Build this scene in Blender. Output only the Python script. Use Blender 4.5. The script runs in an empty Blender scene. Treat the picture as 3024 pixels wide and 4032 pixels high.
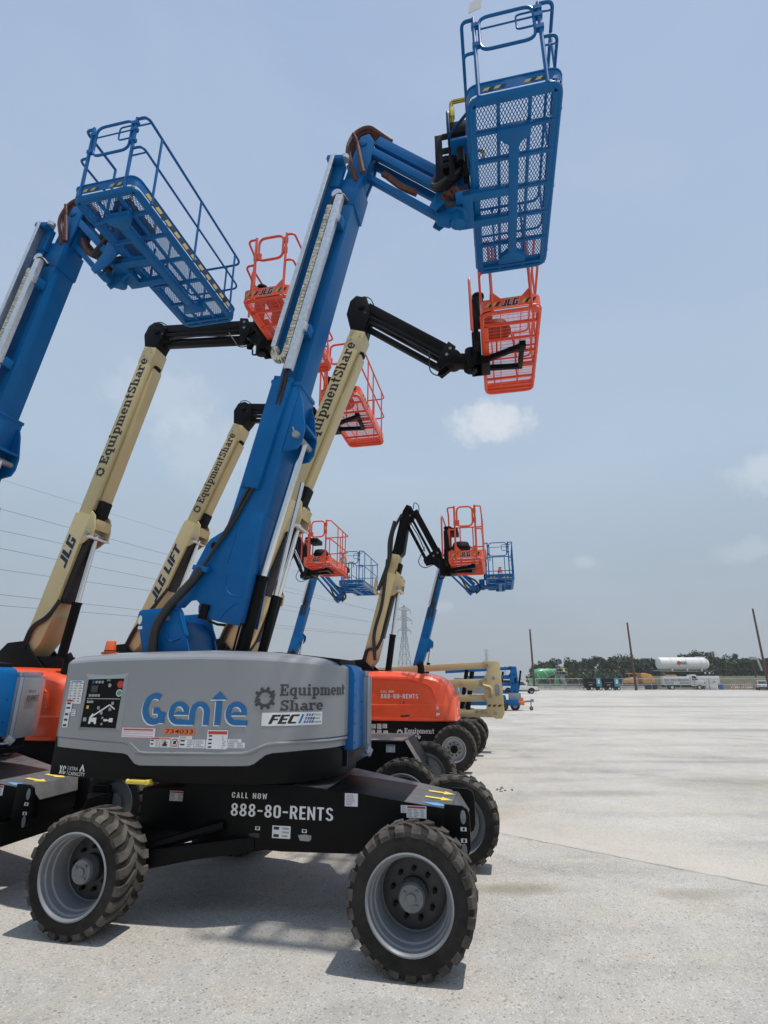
import bpy, bmesh, math, random
from mathutils import Vector, Matrix
random.seed(7)
R=math.radians
scene=bpy.context.scene
C=scene.collection
# ---------------------------------------------------------------- camera, light, sky
cam_d=bpy.data.cameras.new('camera'); cam=bpy.data.objects.new('camera',cam_d); C.objects.link(cam)
cam.location=(0,0,2.0); cam.rotation_euler=(R(90+17.5),0,0)
cam_d.sensor_fit='VERTICAL'; cam_d.sensor_height=36.0; cam_d.lens=36.0*2100/4032
cam_d.clip_start=0.05; cam_d.clip_end=6000
scene.camera=cam
SUN=Vector((0.265,-0.098,1.0)).normalized()
sd=bpy.data.lights.new('sun','SUN'); sd.energy=3.5; sd.angle=R(0.9); sd.color=(1.0,0.95,0.88)
so=bpy.data.objects.new('sun',sd); C.objects.link(so); so.location=(3,-1,14)
so.rotation_euler=SUN.to_track_quat('Z','Y').to_euler()
w=bpy.data.worlds.new('World'); scene.world=w; w.use_nodes=True
def sky_world(w):
    nt=w.node_tree; N=nt.nodes; L=nt.links; N.clear()
    out=N.new('ShaderNodeOutputWorld'); bg=N.new('ShaderNodeBackground'); bg.inputs[1].default_value=0.10
    sk=N.new('ShaderNodeTexSky'); sk.sky_type='NISHITA'; sk.sun_disc=False
    sk.sun_elevation=math.asin(SUN.z); sk.sun_rotation=math.atan2(SUN.x,SUN.y)
    sk.altitude=0; sk.air_density=1.0; sk.dust_density=2.0; sk.ozone_density=1.5
    tc=N.new('ShaderNodeTexCoord'); sep=N.new('ShaderNodeSeparateXYZ'); L.new(tc.outputs['Generated'],sep.inputs[0])
    # thin summer haze of the sky: colour over elevation, blended with the physical sky
    ramp=N.new('ShaderNodeValToRGB'); cr=ramp.color_ramp
    cr.elements[0].position=0.0; cr.elements[0].color=SKYC[0]
    cr.elements[1].position=1.0; cr.elements[1].color=SKYC[-1][1]
    for p,c in SKYC[1:-1]:
        e=cr.elements.new(p); e.color=c
    L.new(sep.outputs[2],ramp.inputs[0])
    mx=N.new('ShaderNodeMix'); mx.data_type='RGBA'; mx.inputs[0].default_value=0.85
    L.new(sk.outputs[0],mx.inputs[6]); L.new(ramp.outputs[0],mx.inputs[7])
    col=mx.outputs[2]
    # uneven veil of haze
    hn=N.new('ShaderNodeTexNoise'); hn.inputs['Scale'].default_value=2.3; hn.inputs['Detail'].default_value=7; hn.inputs['Roughness'].default_value=.55; hn.inputs['Distortion'].default_value=.6
    mpv=N.new('ShaderNodeMapping'); mpv.inputs['Scale'].default_value=(1,1,2.2); L.new(tc.outputs['Generated'],mpv.inputs['Vector']); L.new(mpv.outputs[0],hn.inputs['Vector'])
    hr=N.new('ShaderNodeMapRange'); hr.inputs['From Min'].default_value=.38; hr.inputs['From Max'].default_value=.72; hr.inputs['To Max'].default_value=.22; L.new(hn.outputs[0],hr.inputs['Value'])
    hm_=N.new('ShaderNodeMix'); hm_.data_type='RGBA'; L.new(hr.outputs[0],hm_.inputs[0]); L.new(col,hm_.inputs[6]); hm_.inputs[7].default_value=(5.6,6.3,7.2,1); col=hm_.outputs[2]
    # a few small soft clouds, each a noisy blob round one direction
    def dirv(px,py):
        a=(px-1512)/2100; b=(2016-py)/2100; c,s=math.cos(R(17.5)),math.sin(R(17.5))
        return Vector((a,c-b*s,s+b*c)).normalized()
    no=N.new('ShaderNodeTexNoise'); no.inputs['Scale'].default_value=26; no.inputs['Detail'].default_value=9; no.inputs['Roughness'].default_value=0.62
    L.new(tc.outputs['Generated'],no.inputs['Vector'])
    for (px,py,rx,ry,amt) in CLOUDS:
        d=dirv(px,py); rt=Vector((d.y,-d.x,0)).normalized(); up=rt.cross(d)
        sub=N.new('ShaderNodeVectorMath'); sub.operation='SUBTRACT'; sub.inputs[1].default_value=d
        L.new(tc.outputs['Generated'],sub.inputs[0])
        def dot(v,k):
            n=N.new('ShaderNodeVectorMath'); n.operation='DOT_PRODUCT'; n.inputs[1].default_value=v/k; L.new(sub.outputs[0],n.inputs[0])
            m=N.new('ShaderNodeMath'); m.operation='POWER'; 
            a=N.new('ShaderNodeMath'); a.operation='ABSOLUTE'; L.new(n.outputs['Value'],a.inputs[0])
            L.new(a.outputs[0],m.inputs[0]); m.inputs[1].default_value=2; return m
        m1=dot(rt,rx); m2=dot(up,ry); m3=dot(d,0.5)
        s=N.new('ShaderNodeMath'); L.new(m1.outputs[0],s.inputs[0]); L.new(m2.outputs[0],s.inputs[1])
        s2=N.new('ShaderNodeMath'); L.new(s.outputs[0],s2.inputs[0]); L.new(m3.outputs[0],s2.inputs[1])
        ma=N.new('ShaderNodeMath'); ma.operation='MULTIPLY_ADD'; L.new(no.outputs[0],ma.inputs[0]); ma.inputs[1].default_value=-3.6; L.new(s2.outputs[0],ma.inputs[2])
        mr=N.new('ShaderNodeMapRange'); mr.interpolation_type='SMOOTHSTEP'
        mr.inputs['From Min'].default_value=-.35; mr.inputs['From Max'].default_value=-1.9
        mr.inputs['To Min'].default_value=0; mr.inputs['To Max'].default_value=amt
        L.new(ma.outputs[0],mr.inputs['Value'])
        m=N.new('ShaderNodeMix'); m.data_type='RGBA'; L.new(mr.outputs[0],m.inputs[0]); L.new(col,m.inputs[6]); m.inputs[7].default_value=CLOUDC
        col=m.outputs[2]
    L.new(col,bg.inputs[0]); L.new(bg.outputs[0],out.inputs[0])
SKYC=[(3.8,4.25,4.65,1),(0.03,(3.85,4.35,4.8,1)),(0.16,(4.1,4.85,5.65,1)),(0.36,(4.75,6.0,7.3,1)),(0.65,(4.35,5.55,7.5,1)),(1.0,(3.3,4.6,7.1,1))]
CLOUDC=(7.2,7.7,8.3,1)
CLOUDS=[(1925,1665,.075,.040,.85),(3040,1860,.055,.035,.42),(2300,2215,.022,.012,.22),(2940,2170,.05,.02,.2),(1745,2390,.020,.011,.2),(640,1560,.09,.06,.25),(800,1760,.08,.07,.2)]
sky_world(w)
scene.view_settings.view_transform='Standard'; scene.view_settings.look='None'
scene.view_settings.exposure=0.0; scene.view_settings.gamma=1.0
scene.cycles.max_bounces=6; scene.cycles.transparent_max_bounces=8
# ---------------------------------------------------------------- materials
def mat(name,col,rough=0.5,metal=0.0,var=0.08,vs=6.0,coat=0.0,bump=0.0,bs=40.0,spec=0.5,dust=0.0,streak=False):
    m=bpy.data.materials.new(name); m.use_nodes=True; nt=m.node_tree; N=nt.nodes; L=nt.links
    b=N['Principled BSDF']; b.inputs['Roughness'].default_value=rough; b.inputs['Metallic'].default_value=metal
    b.inputs['Specular IOR Level'].default_value=spec
    if coat: b.inputs['Coat Weight'].default_value=coat; b.inputs['Coat Roughness'].default_value=0.12
    tc=N.new('ShaderNodeTexCoord'); no=N.new('ShaderNodeTexNoise'); no.inputs['Scale'].default_value=vs; no.inputs['Detail'].default_value=6; no.inputs['Roughness'].default_value=0.65
    L.new(tc.outputs['Object'],no.inputs['Vector'])
    mr=N.new('ShaderNodeMapRange'); mr.inputs['From Min'].default_value=.3; mr.inputs['From Max'].default_value=.7
    mr.inputs['To Min'].default_value=1-var; mr.inputs['To Max'].default_value=1+var; L.new(no.outputs[0],mr.inputs['Value'])
    sc=N.new('ShaderNodeVectorMath'); sc.operation='SCALE'; sc.inputs[0].default_value=col[:3]; L.new(mr.outputs[0],sc.inputs['Scale'])
    cout=sc.outputs[0]
    if dust>0:
        geo=N.new('ShaderNodeNewGeometry'); sp=N.new('ShaderNodeSeparateXYZ'); L.new(geo.outputs['Normal'],sp.inputs[0])
        n2=N.new('ShaderNodeTexNoise'); n2.inputs['Scale'].default_value=3.0; n2.inputs['Detail'].default_value=8; n2.inputs['Roughness'].default_value=.7; L.new(tc.outputs['Object'],n2.inputs['Vector'])
        m2=N.new('ShaderNodeMapRange'); m2.inputs['From Min'].default_value=.4; m2.inputs['From Max'].default_value=.75; m2.inputs['To Max'].default_value=dust; L.new(n2.outputs[0],m2.inputs['Value'])
        mx=N.new('ShaderNodeMix'); mx.data_type='RGBA'; L.new(m2.outputs[0],mx.inputs[0]); L.new(cout,mx.inputs[6]); mx.inputs[7].default_value=(.30,.27,.23,1); cout=mx.outputs[2]
    L.new(cout,b.inputs['Base Color'])
    r2=N.new('ShaderNodeMapRange'); r2.inputs['To Min'].default_value=max(.02,rough-.05); r2.inputs['To Max'].default_value=min(1,rough+.07); L.new(no.outputs[0],r2.inputs['Value']); L.new(r2.outputs[0],b.inputs['Roughness'])
    if bump>0:
        n3=N.new('ShaderNodeTexNoise'); n3.inputs['Scale'].default_value=bs; n3.inputs['Detail'].default_value=4; L.new(tc.outputs['Object'],n3.inputs['Vector'])
        bp=N.new('ShaderNodeBump'); bp.inputs['Strength'].default_value=bump; bp.inputs['Distance'].default_value=.01; L.new(n3.outputs[0],bp.inputs['Height']); L.new(bp.outputs[0],b.inputs['Normal'])
    return m
M={}
def dm(k,*a,**kw): M[k]=mat(k,*a,**kw)
dm('blue_paint',(0.0002,0.110,0.325),.36,coat=.0,var=.10,vs=3,spec=.2)
dm('grey_paint',(0.255,0.268,0.28),.30,coat=.25,var=.03,vs=2,metal=.1,dust=.035)
dm('black_paint',(0.0025,0.0025,0.0028),.42,var=.3,vs=5,spec=.13)
dm('black_matt',(0.006,0.006,0.0065),.6,var=.3,vs=8,spec=.15)
dm('slate_top',(0.075,0.077,0.08),.45,var=.3,vs=5,dust=.35)
dm('brown_top',(0.21,0.155,0.13),.6,var=.3,vs=5,dust=.5)
dm('tan_paint',(0.58,0.475,0.24),.40,coat=.15,var=.06,vs=3,dust=.08)
dm('orange_paint',(0.86,0.085,0.016),.38,coat=.35,var=.06,vs=3,dust=.06)
dm('rail_orange',(0.72,0.072,0.018),.45,coat=.2,var=.08,vs=6,dust=.05)
dm('rubber',(0.017,0.0155,0.0145),.85,var=.35,vs=14,bump=.25,bs=60,spec=.2,dust=.10)
dm('tread_rubber',(0.048,0.042,0.037),.9,var=.45,vs=14,bump=.3,bs=50,spec=.15,dust=.42)
dm('rim_grey',(0.20,0.21,0.225),.38,coat=.2,var=.1,vs=8,dust=.12)
dm('disc_dark',(0.028,0.029,0.031),.45,var=.35,vs=16,dust=.08)
dm('hub_grey',(0.15,0.16,0.17),.45,var=.2,vs=20,dust=.2)
dm('silver_rim',(0.45,0.46,0.47),.35,metal=.6,var=.15,vs=10)
dm('galvanised',(0.62,0.65,0.68),.38,metal=.7,var=.18,vs=22)
dm('chrome',(0.72,0.73,0.75),.16,metal=1.0,var=.06,vs=6)
dm('chain',(0.46,0.44,0.36),.7,var=.85,vs=30,bump=.6,bs=60)
dm('hose_black',(0.012,0.012,0.012),.5,var=.3,vs=20,bump=.4,bs=50)
dm('hose_brown',(0.10,0.032,0.022),.6,var=.5,vs=18,bump=.6,bs=30)
dm('white_paint',(0.66,0.66,0.64),.5,var=.08,vs=2,dust=.25)
dm('decal_white',(0.72,0.72,0.71),.45,var=.05,vs=20)
dm('decal_grey',(0.33,0.34,0.35),.5,var=.25,vs=60)
dm('decal_red',(0.55,0.03,0.025),.45,var=.1,vs=30)
dm('decal_pink',(0.62,0.30,0.36),.45,var=.1,vs=30)
dm('decal_black',(0.012,0.012,0.013),.4,var=.2,vs=30)
dm('decal_dark',(0.045,0.046,0.05),.45,var=.12,vs=20)
dm('decal_blue',(0.002,0.125,0.34),.4,var=.05,vs=20)
dm('decal_sky',(0.10,0.36,0.78),.45,var=.05,vs=20)
dm('decal_orange',(0.78,0.16,0.03),.5,var=.08,vs=20)
dm('yellow',(0.78,0.60,0.08),.45,var=.08,vs=12)
dm('hazard_yellow_shaded',(0.52,0.39,0.10),.5,var=.1,vs=20)  # stripe yellow muted, the shade of the toe-board recess put into the colour
dm('amber',(0.80,0.13,0.015),.18,var=.1,vs=20,coat=.5)
dm('grey_letter',(0.40,0.42,0.44),.45,var=.05,vs=20)
dm('screen',(0.02,0.03,0.028),.15,var=.1)
dm('rust_pole',(0.085,0.038,0.028),.8,var=.4,vs=3)
dm('steel_grey',(0.30,0.31,0.32),.5,metal=.5,var=.15,vs=8)
dm('lattice',(0.13,0.135,0.14),.6,metal=.3,var=.1,vs=2)
dm('cable',(0.10,0.10,0.11),.6,var=.1)
dm('mixer_green',(0.04,0.30,0.10),.35,coat=.3,var=.15,vs=2,dust=.25)
dm('teal_paint',(0.03,0.24,0.30),.4,coat=.3,var=.1,vs=3)
dm('machine_yellow',(0.55,0.27,0.05),.5,var=.25,vs=2,dust=.4)
dm('glass',(0.03,0.04,0.045),.08,var=.1,spec=.8)
dm('barrel_blue',(0.02,0.10,0.33),.4,var=.1)
dm('barrier_concrete',(0.36,0.35,0.33),.9,var=.15,vs=2,bump=.2)
dm('bark',(0.09,0.065,0.045),.9,var=.3,vs=4,bump=.5,bs=10)
for i,cc in enumerate([(0.030,0.047,0.020),(0.052,0.074,0.030),(0.080,0.100,0.040),(0.095,0.105,0.050)]):
    dm('leaf%d'%i,cc,.75,var=.35,vs=.35,spec=.2)
def ground_mat():
    m=bpy.data.materials.new('ground'); m.use_nodes=True; nt=m.node_tree; N=nt.nodes; L=nt.links; b=N['Principled BSDF']
    b.inputs['Roughness'].default_value=.92; b.inputs['Specular IOR Level'].default_value=.25
    tc=N.new('ShaderNodeTexCoord'); P=tc.outputs['Object']
    def noise(s,d,r=.6,vec=None):
        n=N.new('ShaderNodeTexNoise'); n.inputs['Scale'].default_value=s; n.inputs['Detail'].default_value=d; n.inputs['Roughness'].default_value=r
        L.new(vec or P,n.inputs['Vector']); return n
    def rng(v,a,b2,c,d):
        n=N.new('ShaderNodeMapRange'); n.inputs['From Min'].default_value=a; n.inputs['From Max'].default_value=b2; n.inputs['To Min'].default_value=c; n.inputs['To Max'].default_value=d; L.new(v,n.inputs['Value']); return n.outputs[0]
    def mix(f,a,c2,mode='MIX'):
        n=N.new('ShaderNodeMix'); n.data_type='RGBA'; n.blend_type=mode
        if isinstance(f,float): n.inputs[0].default_value=f
        else: L.new(f,n.inputs[0])
        for i,v in ((6,a),(7,c2)):
            if isinstance(v,tuple): n.inputs[i].default_value=v
            else: L.new(v,n.inputs[i])
        return n.outputs[2]
    base=mix(rng(noise(.35,6).outputs[0],.35,.65,0,1),(.36,.347,.322,1),(.545,.528,.492,1))
    base=mix(rng(noise(1.3,8,.72).outputs[0],.42,.62,0,.9),base,(.47,.43,.37,1))
    # drag and tyre streaks: noise stretched across the view
    mp=N.new('ShaderNodeMapping'); mp.inputs['Scale'].default_value=(.30,1.1,1); mp.inputs['Rotation'].default_value=(0,0,R(10)); L.new(P,mp.inputs['Vector'])
    base=mix(rng(noise(.9,7,.65,mp.outputs[0]).outputs[0],.50,.72,0,.68),base,(.25,.242,.228,1))
    mp2=N.new('ShaderNodeMapping'); mp2.inputs['Scale'].default_value=(.22,1.0,1); mp2.inputs['Rotation'].default_value=(0,0,R(-14)); L.new(P,mp2.inputs['Vector'])
    base=mix(rng(noise(.5,6,.6,mp2.outputs[0]).outputs[0],.55,.75,0,.6),base,(.52,.50,.46,1))
    base=mix(rng(noise(5.5,5,.7).outputs[0],.50,.72,0,.5),base,(.56,.545,.51,1))
    base=mix(rng(noise(9,4,.75).outputs[0],.55,.75,0,.5),base,(.27,.26,.24,1))
    base=mix(rng(noise(.11,5,.6).outputs[0],.46,.62,0,.5),base,(.57,.535,.46,1))
    # turning tracks: faint dark rings rubbed in by tyres
    for (X,Y,rad,wd,k) in ((14,30,7.5,.35,.35),(15,31,9.4,.35,.3),(5.2,9.6,3.1,.16,.22),(5.4,9.7,4.6,.16,.22),(9,17,5.2,.25,.3),(30,60,18,.7,.35),(2.4,3.2,2.2,.14,.2)):
        s=N.new('ShaderNodeVectorMath'); s.operation='SUBTRACT'; s.inputs[1].default_value=(X,Y,0); L.new(P,s.inputs[0])
        l=N.new('ShaderNodeVectorMath'); l.operation='LENGTH'; L.new(s.outputs[0],l.inputs[0])
        a=N.new('ShaderNodeMath'); a.operation='MULTIPLY_ADD'; L.new(noise(.5,3).outputs[0],a.inputs[0]); a.inputs[1].default_value=1.2; L.new(l.outputs['Value'],a.inputs[2])
        b2=N.new('ShaderNodeMath'); b2.operation='SUBTRACT'; L.new(a.outputs[0],b2.inputs[0]); b2.inputs[1].default_value=rad+.6
        c2=N.new('ShaderNodeMath'); c2.operation='ABSOLUTE'; L.new(b2.outputs[0],c2.inputs[0])
        tm=N.new('ShaderNodeMath'); tm.operation='MULTIPLY'; L.new(rng(c2.outputs[0],wd,wd*.3,0,k),tm.inputs[0]); L.new(rng(noise(.8,5,.7).outputs[0],.45,.62,0,1.4),tm.inputs[1])
        base=mix(tm.outputs[0],base,(.20,.195,.18,1))
    # aggregate: voronoi stones, dark pits
    vo=N.new('ShaderNodeTexVoronoi'); vo.inputs['Scale'].default_value=75; L.new(P,vo.inputs['Vector'])
    sp=N.new('ShaderNodeSeparateColor'); L.new(vo.outputs['Color'],sp.inputs[0])
    base=mix(rng(sp.outputs[0],.88,.96,0,.5),base,(.17,.165,.155,1))
    base=mix(rng(sp.outputs[1],.86,.96,0,.5),base,(.66,.64,.6,1))
    vo2=N.new('ShaderNodeTexVoronoi'); vo2.inputs['Scale'].default_value=24; L.new(P,vo2.inputs['Vector'])
    sp2=N.new('ShaderNodeSeparateColor'); L.new(vo2.outputs['Color'],sp2.inputs[0])
    pit=N.new('ShaderNodeMath'); pit.operation='MULTIPLY'; L.new(rng(sp2.outputs[0],.80,.9,0,1),pit.inputs[0]); L.new(rng(vo2.outputs['Distance'],.30,.18,0,1),pit.inputs[1])
    base=mix(rng(pit.outputs[0],0,1,0,.6),base,(.13,.128,.122,1))
    fine=noise(95,5,.8)
    base=mix(rng(fine.outputs[0],.35,.7,0,1),mix(.0,base,base),base)
    sc=N.new('ShaderNodeMix'); sc.data_type='RGBA'; sc.blend_type='MULTIPLY'; sc.inputs[0].default_value=1; L.new(base,sc.inputs[6])
    cmb=N.new('ShaderNodeCombineColor'); v=rng(fine.outputs[0],.3,.7,.68,1.27)
    for i in range(3): L.new(v,cmb.inputs[i])
    L.new(cmb.outputs[0],sc.inputs[7]); base=sc.outputs[2]
    # pour joint: an irregular edge between two pours, lighter and sandier beyond it
    x0,y0,x1,y1=JOINT
    dx,dy=x1-x0,y1-y0; ln=math.hypot(dx,dy); nx,ny=-dy/ln,dx/ln
    sx=N.new('ShaderNodeSeparateXYZ'); L.new(P,sx.inputs[0])
    def lin(a,c2,k):
        m1=N.new('ShaderNodeMath'); m1.operation='MULTIPLY_ADD'; L.new(sx.outputs[0],m1.inputs[0]); m1.inputs[1].default_value=a; m1.inputs[2].default_value=k
        m2=N.new('ShaderNodeMath'); m2.operation='MULTIPLY_ADD'; L.new(sx.outputs[1],m2.inputs[0]); m2.inputs[1].default_value=c2; L.new(m1.outputs[0],m2.inputs[2]); return m2.outputs[0]
    dist=lin(nx,ny,-(nx*x0+ny*y0))
    wob=N.new('ShaderNodeMath'); wob.operation='MULTIPLY_ADD'; L.new(noise(6,6,.7).outputs[0],wob.inputs[0]); wob.inputs[1].default_value=.16; L.new(dist,wob.inputs[2])
    wd=N.new('ShaderNodeMath'); wd.operation='SUBTRACT'; L.new(wob.outputs[0],wd.inputs[0]); wd.inputs[1].default_value=.08
    band=N.new('ShaderNodeMath'); band.operation='MULTIPLY'; L.new(rng(wd.outputs[0],.0,.02,0,1),band.inputs[0]); L.new(rng(wd.outputs[0],1.6,.1,0,.55),band.inputs[1])
    base=mix(band.outputs[0],base,(.57,.525,.45,1))
    ab=N.new('ShaderNodeMath'); ab.operation='ABSOLUTE'; L.new(wd.outputs[0],ab.inputs[0])
    gap=N.new('ShaderNodeMath'); gap.operation='MULTIPLY'; L.new(rng(ab.outputs[0],.03,.006,0,.38),gap.inputs[0]); L.new(rng(noise(3,4).outputs[0],.42,.58,0,1),gap.inputs[1])
    base=mix(gap.outputs[0],base,(.10,.095,.085,1))
    # oil and mud stains with a place of their own
    for (X,Y,rx,ry,col,k) in STAINS:
        s=N.new('ShaderNodeVectorMath'); s.operation='SUBTRACT'; s.inputs[1].default_value=(X,Y,0); L.new(P,s.inputs[0])
        d=N.new('ShaderNodeVectorMath'); d.operation='DIVIDE'; d.inputs[1].default_value=(rx,ry,1); L.new(s.outputs[0],d.inputs[0])
        l=N.new('ShaderNodeVectorMath'); l.operation='LENGTH'; L.new(d.outputs[0],l.inputs[0])
        a=N.new('ShaderNodeMath'); a.operation='MULTIPLY_ADD'; L.new(noise(2.2,6).outputs[0],a.inputs[0]); a.inputs[1].default_value=1.2; L.new(l.outputs['Value'],a.inputs[2])
        base=mix(rng(a.outputs[0],1.7,.9,0,k),base,col)
    L.new(base,b.inputs['Base Color'])
    hgt=N.new('ShaderNodeMath'); hgt.operation='MULTIPLY_ADD'; L.new(vo.outputs['Distance'],hgt.inputs[0]); hgt.inputs[1].default_value=-.6; L.new(fine.outputs[0],hgt.inputs[2])
    bp=N.new('ShaderNodeBump'); bp.inputs['Strength'].default_value=.55; bp.inputs['Distance'].default_value=.012; L.new(hgt.outputs[0],bp.inputs['Height'])
    bp2=N.new('ShaderNodeBump'); bp2.inputs['Strength'].default_value=.7; bp2.inputs['Distance'].default_value=.03; L.new(rng(wd.outputs[0],-.03,.02,0,1),bp2.inputs['Height']); L.new(bp.outputs[0],bp2.inputs['Normal'])
    L.new(bp2.outputs[0],b.inputs['Normal'])
    return m
# ---------------------------------------------------------------- mesh helpers
class MB:
    def __init__(s,X=None): s.v=[]; s.f=[]; s.mi=[]; s.cur=0; s.X=X; s.cuts=[]
    def mark(s):
        # the faces added from here on are a piece of their own
        if s.f and (not s.cuts or s.cuts[-1]!=len(s.f)): s.cuts.append(len(s.f))
    def pt(s,p):
        p=Vector(p)
        if callable(s.X): p=Vector(s.X(p))
        elif s.X is not None: p=s.X@p
        s.v.append(p); return len(s.v)-1
    def poly(s,pts):
        s.f.append([s.pt(p) for p in pts]); s.mi.append(s.cur)
    def faces(s,pts,fs):
        i0=len(s.v)
        for p in pts: s.pt(p)
        for f in fs: s.f.append([i0+i for i in f]); s.mi.append(s.cur)
    def hexa(s,p): s.faces(p,[(0,3,2,1),(4,5,6,7),(0,1,5,4),(1,2,6,5),(2,3,7,6),(3,0,4,7)])
    def box(s,a,b):
        x0,y0,z0=a; x1,y1,z1=b
        s.hexa([(x0,y0,z0),(x1,y0,z0),(x1,y1,z0),(x0,y1,z0),(x0,y0,z1),(x1,y0,z1),(x1,y1,z1),(x0,y1,z1)])
    def prism(s,poly,a,b,ax='t'):
        # poly in the plane normal to ax, extruded from a to b
        def P(u,v,w): return {'t':(u,w,v),'z':(u,v,w),'s':(w,u,v)}[ax]
        n=len(poly); pts=[P(u,v,a) for u,v in poly]+[P(u,v,b) for u,v in poly]
        fs=[list(range(n))[::-1],list(range(n,2*n))]+[(i,(i+1)%n,n+(i+1)%n,n+i) for i in range(n)]
        s.faces(pts,fs)
    def bar(s,p,q,w,h,up=(0,0,1)):
        p=Vector(p); q=Vector(q); d=(q-p).normalized(); u=Vector(up)
        if abs(d.dot(u))>.98: u=Vector((0,1,0))
        r=d.cross(u).normalized()*w/2; u=r.cross(d).normalized()*h/2
        s.hexa([p-r-u,p+r-u,p+r+u,p-r+u,q-r-u,q+r-u,q+r+u,q-r+u])
    def cyl(s,p,q,r0,r1=None,n=14,cap=True):
        p=Vector(p); q=Vector(q); r1=r0 if r1 is None else r1; d=(q-p).normalized()
        u=Vector((0,0,1)) if abs(d.z)<.9 else Vector((1,0,0)); a=d.cross(u).normalized(); b=d.cross(a)
        pts=[]
        for c,r in ((p,r0),(q,r1)):
            for i in range(n):
                t=2*math.pi*i/n; pts.append(c+(a*math.cos(t)+b*math.sin(t))*r)
        fs=[(i,(i+1)%n,n+(i+1)%n,n+i) for i in range(n)]
        if cap: fs+=[list(range(n))[::-1],list(range(n,2*n))]
        s.faces(pts,fs)
    def tube(s,pts,r,n=8,closed=False):
        pts=[Vector(p) for p in pts]; k=len(pts); rings=[]; u=None
        for i in range(k):
            if closed: d=pts[(i+1)%k]-pts[i-1]
            else: d=pts[min(i+1,k-1)]-pts[max(i-1,0)]
            d.normalize()
            if u is None: u=Vector((0,0,1)) if abs(d.z)<.9 else Vector((0,1,0))
            a=d.cross(u)
            if a.length<1e-4: a=d.cross(Vector((1,.3,.2)))
            a.normalize(); u=a.cross(d).normalized()
            rings.append([pts[i]+(a*math.cos(2*math.pi*j/n)+u*math.sin(2*math.pi*j/n))*r for j in range(n)])
        P=[p for g in rings for p in g]; fs=[]
        m=k if closed else k-1
        for i in range(m):
            for j in range(n):
                i2=(i+1)%k; fs.append((i*n+j,i*n+(j+1)%n,i2*n+(j+1)%n,i2*n+j))
        if not closed: fs+=[list(range(n))[::-1],[(k-1)*n+j for j in range(n)]]
        s.faces(P,fs)
    def lathe(s,prof,c,axis,n=40,close=False):
        c=Vector(c); axis=Vector(axis).normalized(); u=Vector((0,0,1)) if abs(axis.z)<.9 else Vector((1,0,0))
        a=axis.cross(u).normalized(); b=axis.cross(a); P=[]
        for r,w_ in prof:
            for i in range(n):
                t=2*math.pi*i/n; P.append(c+axis*w_+(a*math.cos(t)+b*math.sin(t))*r)
        k=len(prof); fs=[]
        for i in range(k if close else k-1):
            for j in range(n):
                i2=(i+1)%k; fs.append((i*n+j,i*n+(j+1)%n,i2*n+(j+1)%n,i2*n+j))
        s.faces(P,fs)
    def build(s,name,m,parent=None,bevel=0.0,smooth=True,angle=32,fix=True):
        if name in ('hose','hose_guide','pin','bolt') and not s.cuts and not getattr(s,'split',False):
            par=list(range(len(s.v)))
            def fd(i):
                while par[i]!=i: par[i]=par[par[i]]; i=par[i]
                return i
            for f in s.f:
                for i in f[1:]: par[fd(i)]=fd(f[0])
            od=sorted(range(len(s.f)),key=lambda k:fd(s.f[k][0])); keys=[fd(s.f[k][0]) for k in od]
            s.f=[s.f[k] for k in od]; s.mi=[s.mi[k] for k in od]; s.cuts=[i for i in range(1,len(keys)) if keys[i]!=keys[i-1]]
        if s.cuts:
            out=None; e=[0]+[c for c in s.cuts if c<len(s.f)]+[len(s.f)]
            for a,b in zip(e,e[1:]):
                t=MB(); t.split=True; ids={}
                for f,mi in zip(s.f[a:b],s.mi[a:b]):
                    g=[]
                    for i in f:
                        if i not in ids: ids[i]=len(t.v); t.v.append(s.v[i])
                        g.append(ids[i])
                    t.f.append(g); t.mi.append(mi)
                out=t.build(name,m,parent,bevel,smooth,angle,fix)
            return out
        me=bpy.data.meshes.new(name); me.from_pydata([tuple(p) for p in s.v],[],s.f)
        ms=m if isinstance(m,(list,tuple)) else [m]
        for x in ms: me.materials.append(M[x] if isinstance(x,str) else x)
        if len(ms)>1: me.polygons.foreach_set('material_index',s.mi)
        if bevel or fix:
            bm=bmesh.new(); bm.from_mesh(me)
            if fix: bmesh.ops.recalc_face_normals(bm,faces=bm.faces)
            if bevel:
                es=[e for e in bm.edges if len(e.link_faces)==2 and e.calc_face_angle(0)>R(28)]
                bmesh.ops.bevel(bm,geom=es,offset=bevel,segments=2,affect='EDGES',profile=.6,clamp_overlap=True)
            bm.to_mesh(me); bm.free()
        if smooth:
            me.polygons.foreach_set('use_smooth',[True]*len(me.polygons)); me.set_sharp_from_angle(angle=R(angle))
        o=bpy.data.objects.new(name,me); C.objects.link(o)
        if parent is not None: o.parent=parent
        return o
def fillet(pts,r,k=5,closed=False):
    pts=[Vector(p) for p in pts]; out=[]; n=len(pts)
    for i in range(n):
        if not closed and i in (0,n-1): out.append(pts[i]); continue
        p=pts[i]; a=pts[i-1]-p; b=pts[(i+1)%n]-p
        q=min(r,a.length*.49,b.length*.49); pa=p+a.normalized()*q; pb=p+b.normalized()*q
        for j in range(k+1):
            t=j/k; out.append(pa*(1-t)**2+p*2*t*(1-t)+pb*t*t)
    return out
def thing(name,label,cat,loc=(0,0,0),rz=0,group=None):
    o=bpy.data.objects.new(name,None); C.objects.link(o); o.empty_display_size=.3
    o.location=loc; o.rotation_euler=(0,0,rz); o['label']=label; o['category']=cat
    if group: o['group']=group
    return o
def tag(o,label,cat,group=None):
    o['label']=label; o['category']=cat
    if group: o['group']=group
    return o
def struct(name,mb,m,kind='structure',**k):
    o=mb.build(name,m,**k); o['kind']=kind; return o
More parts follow.
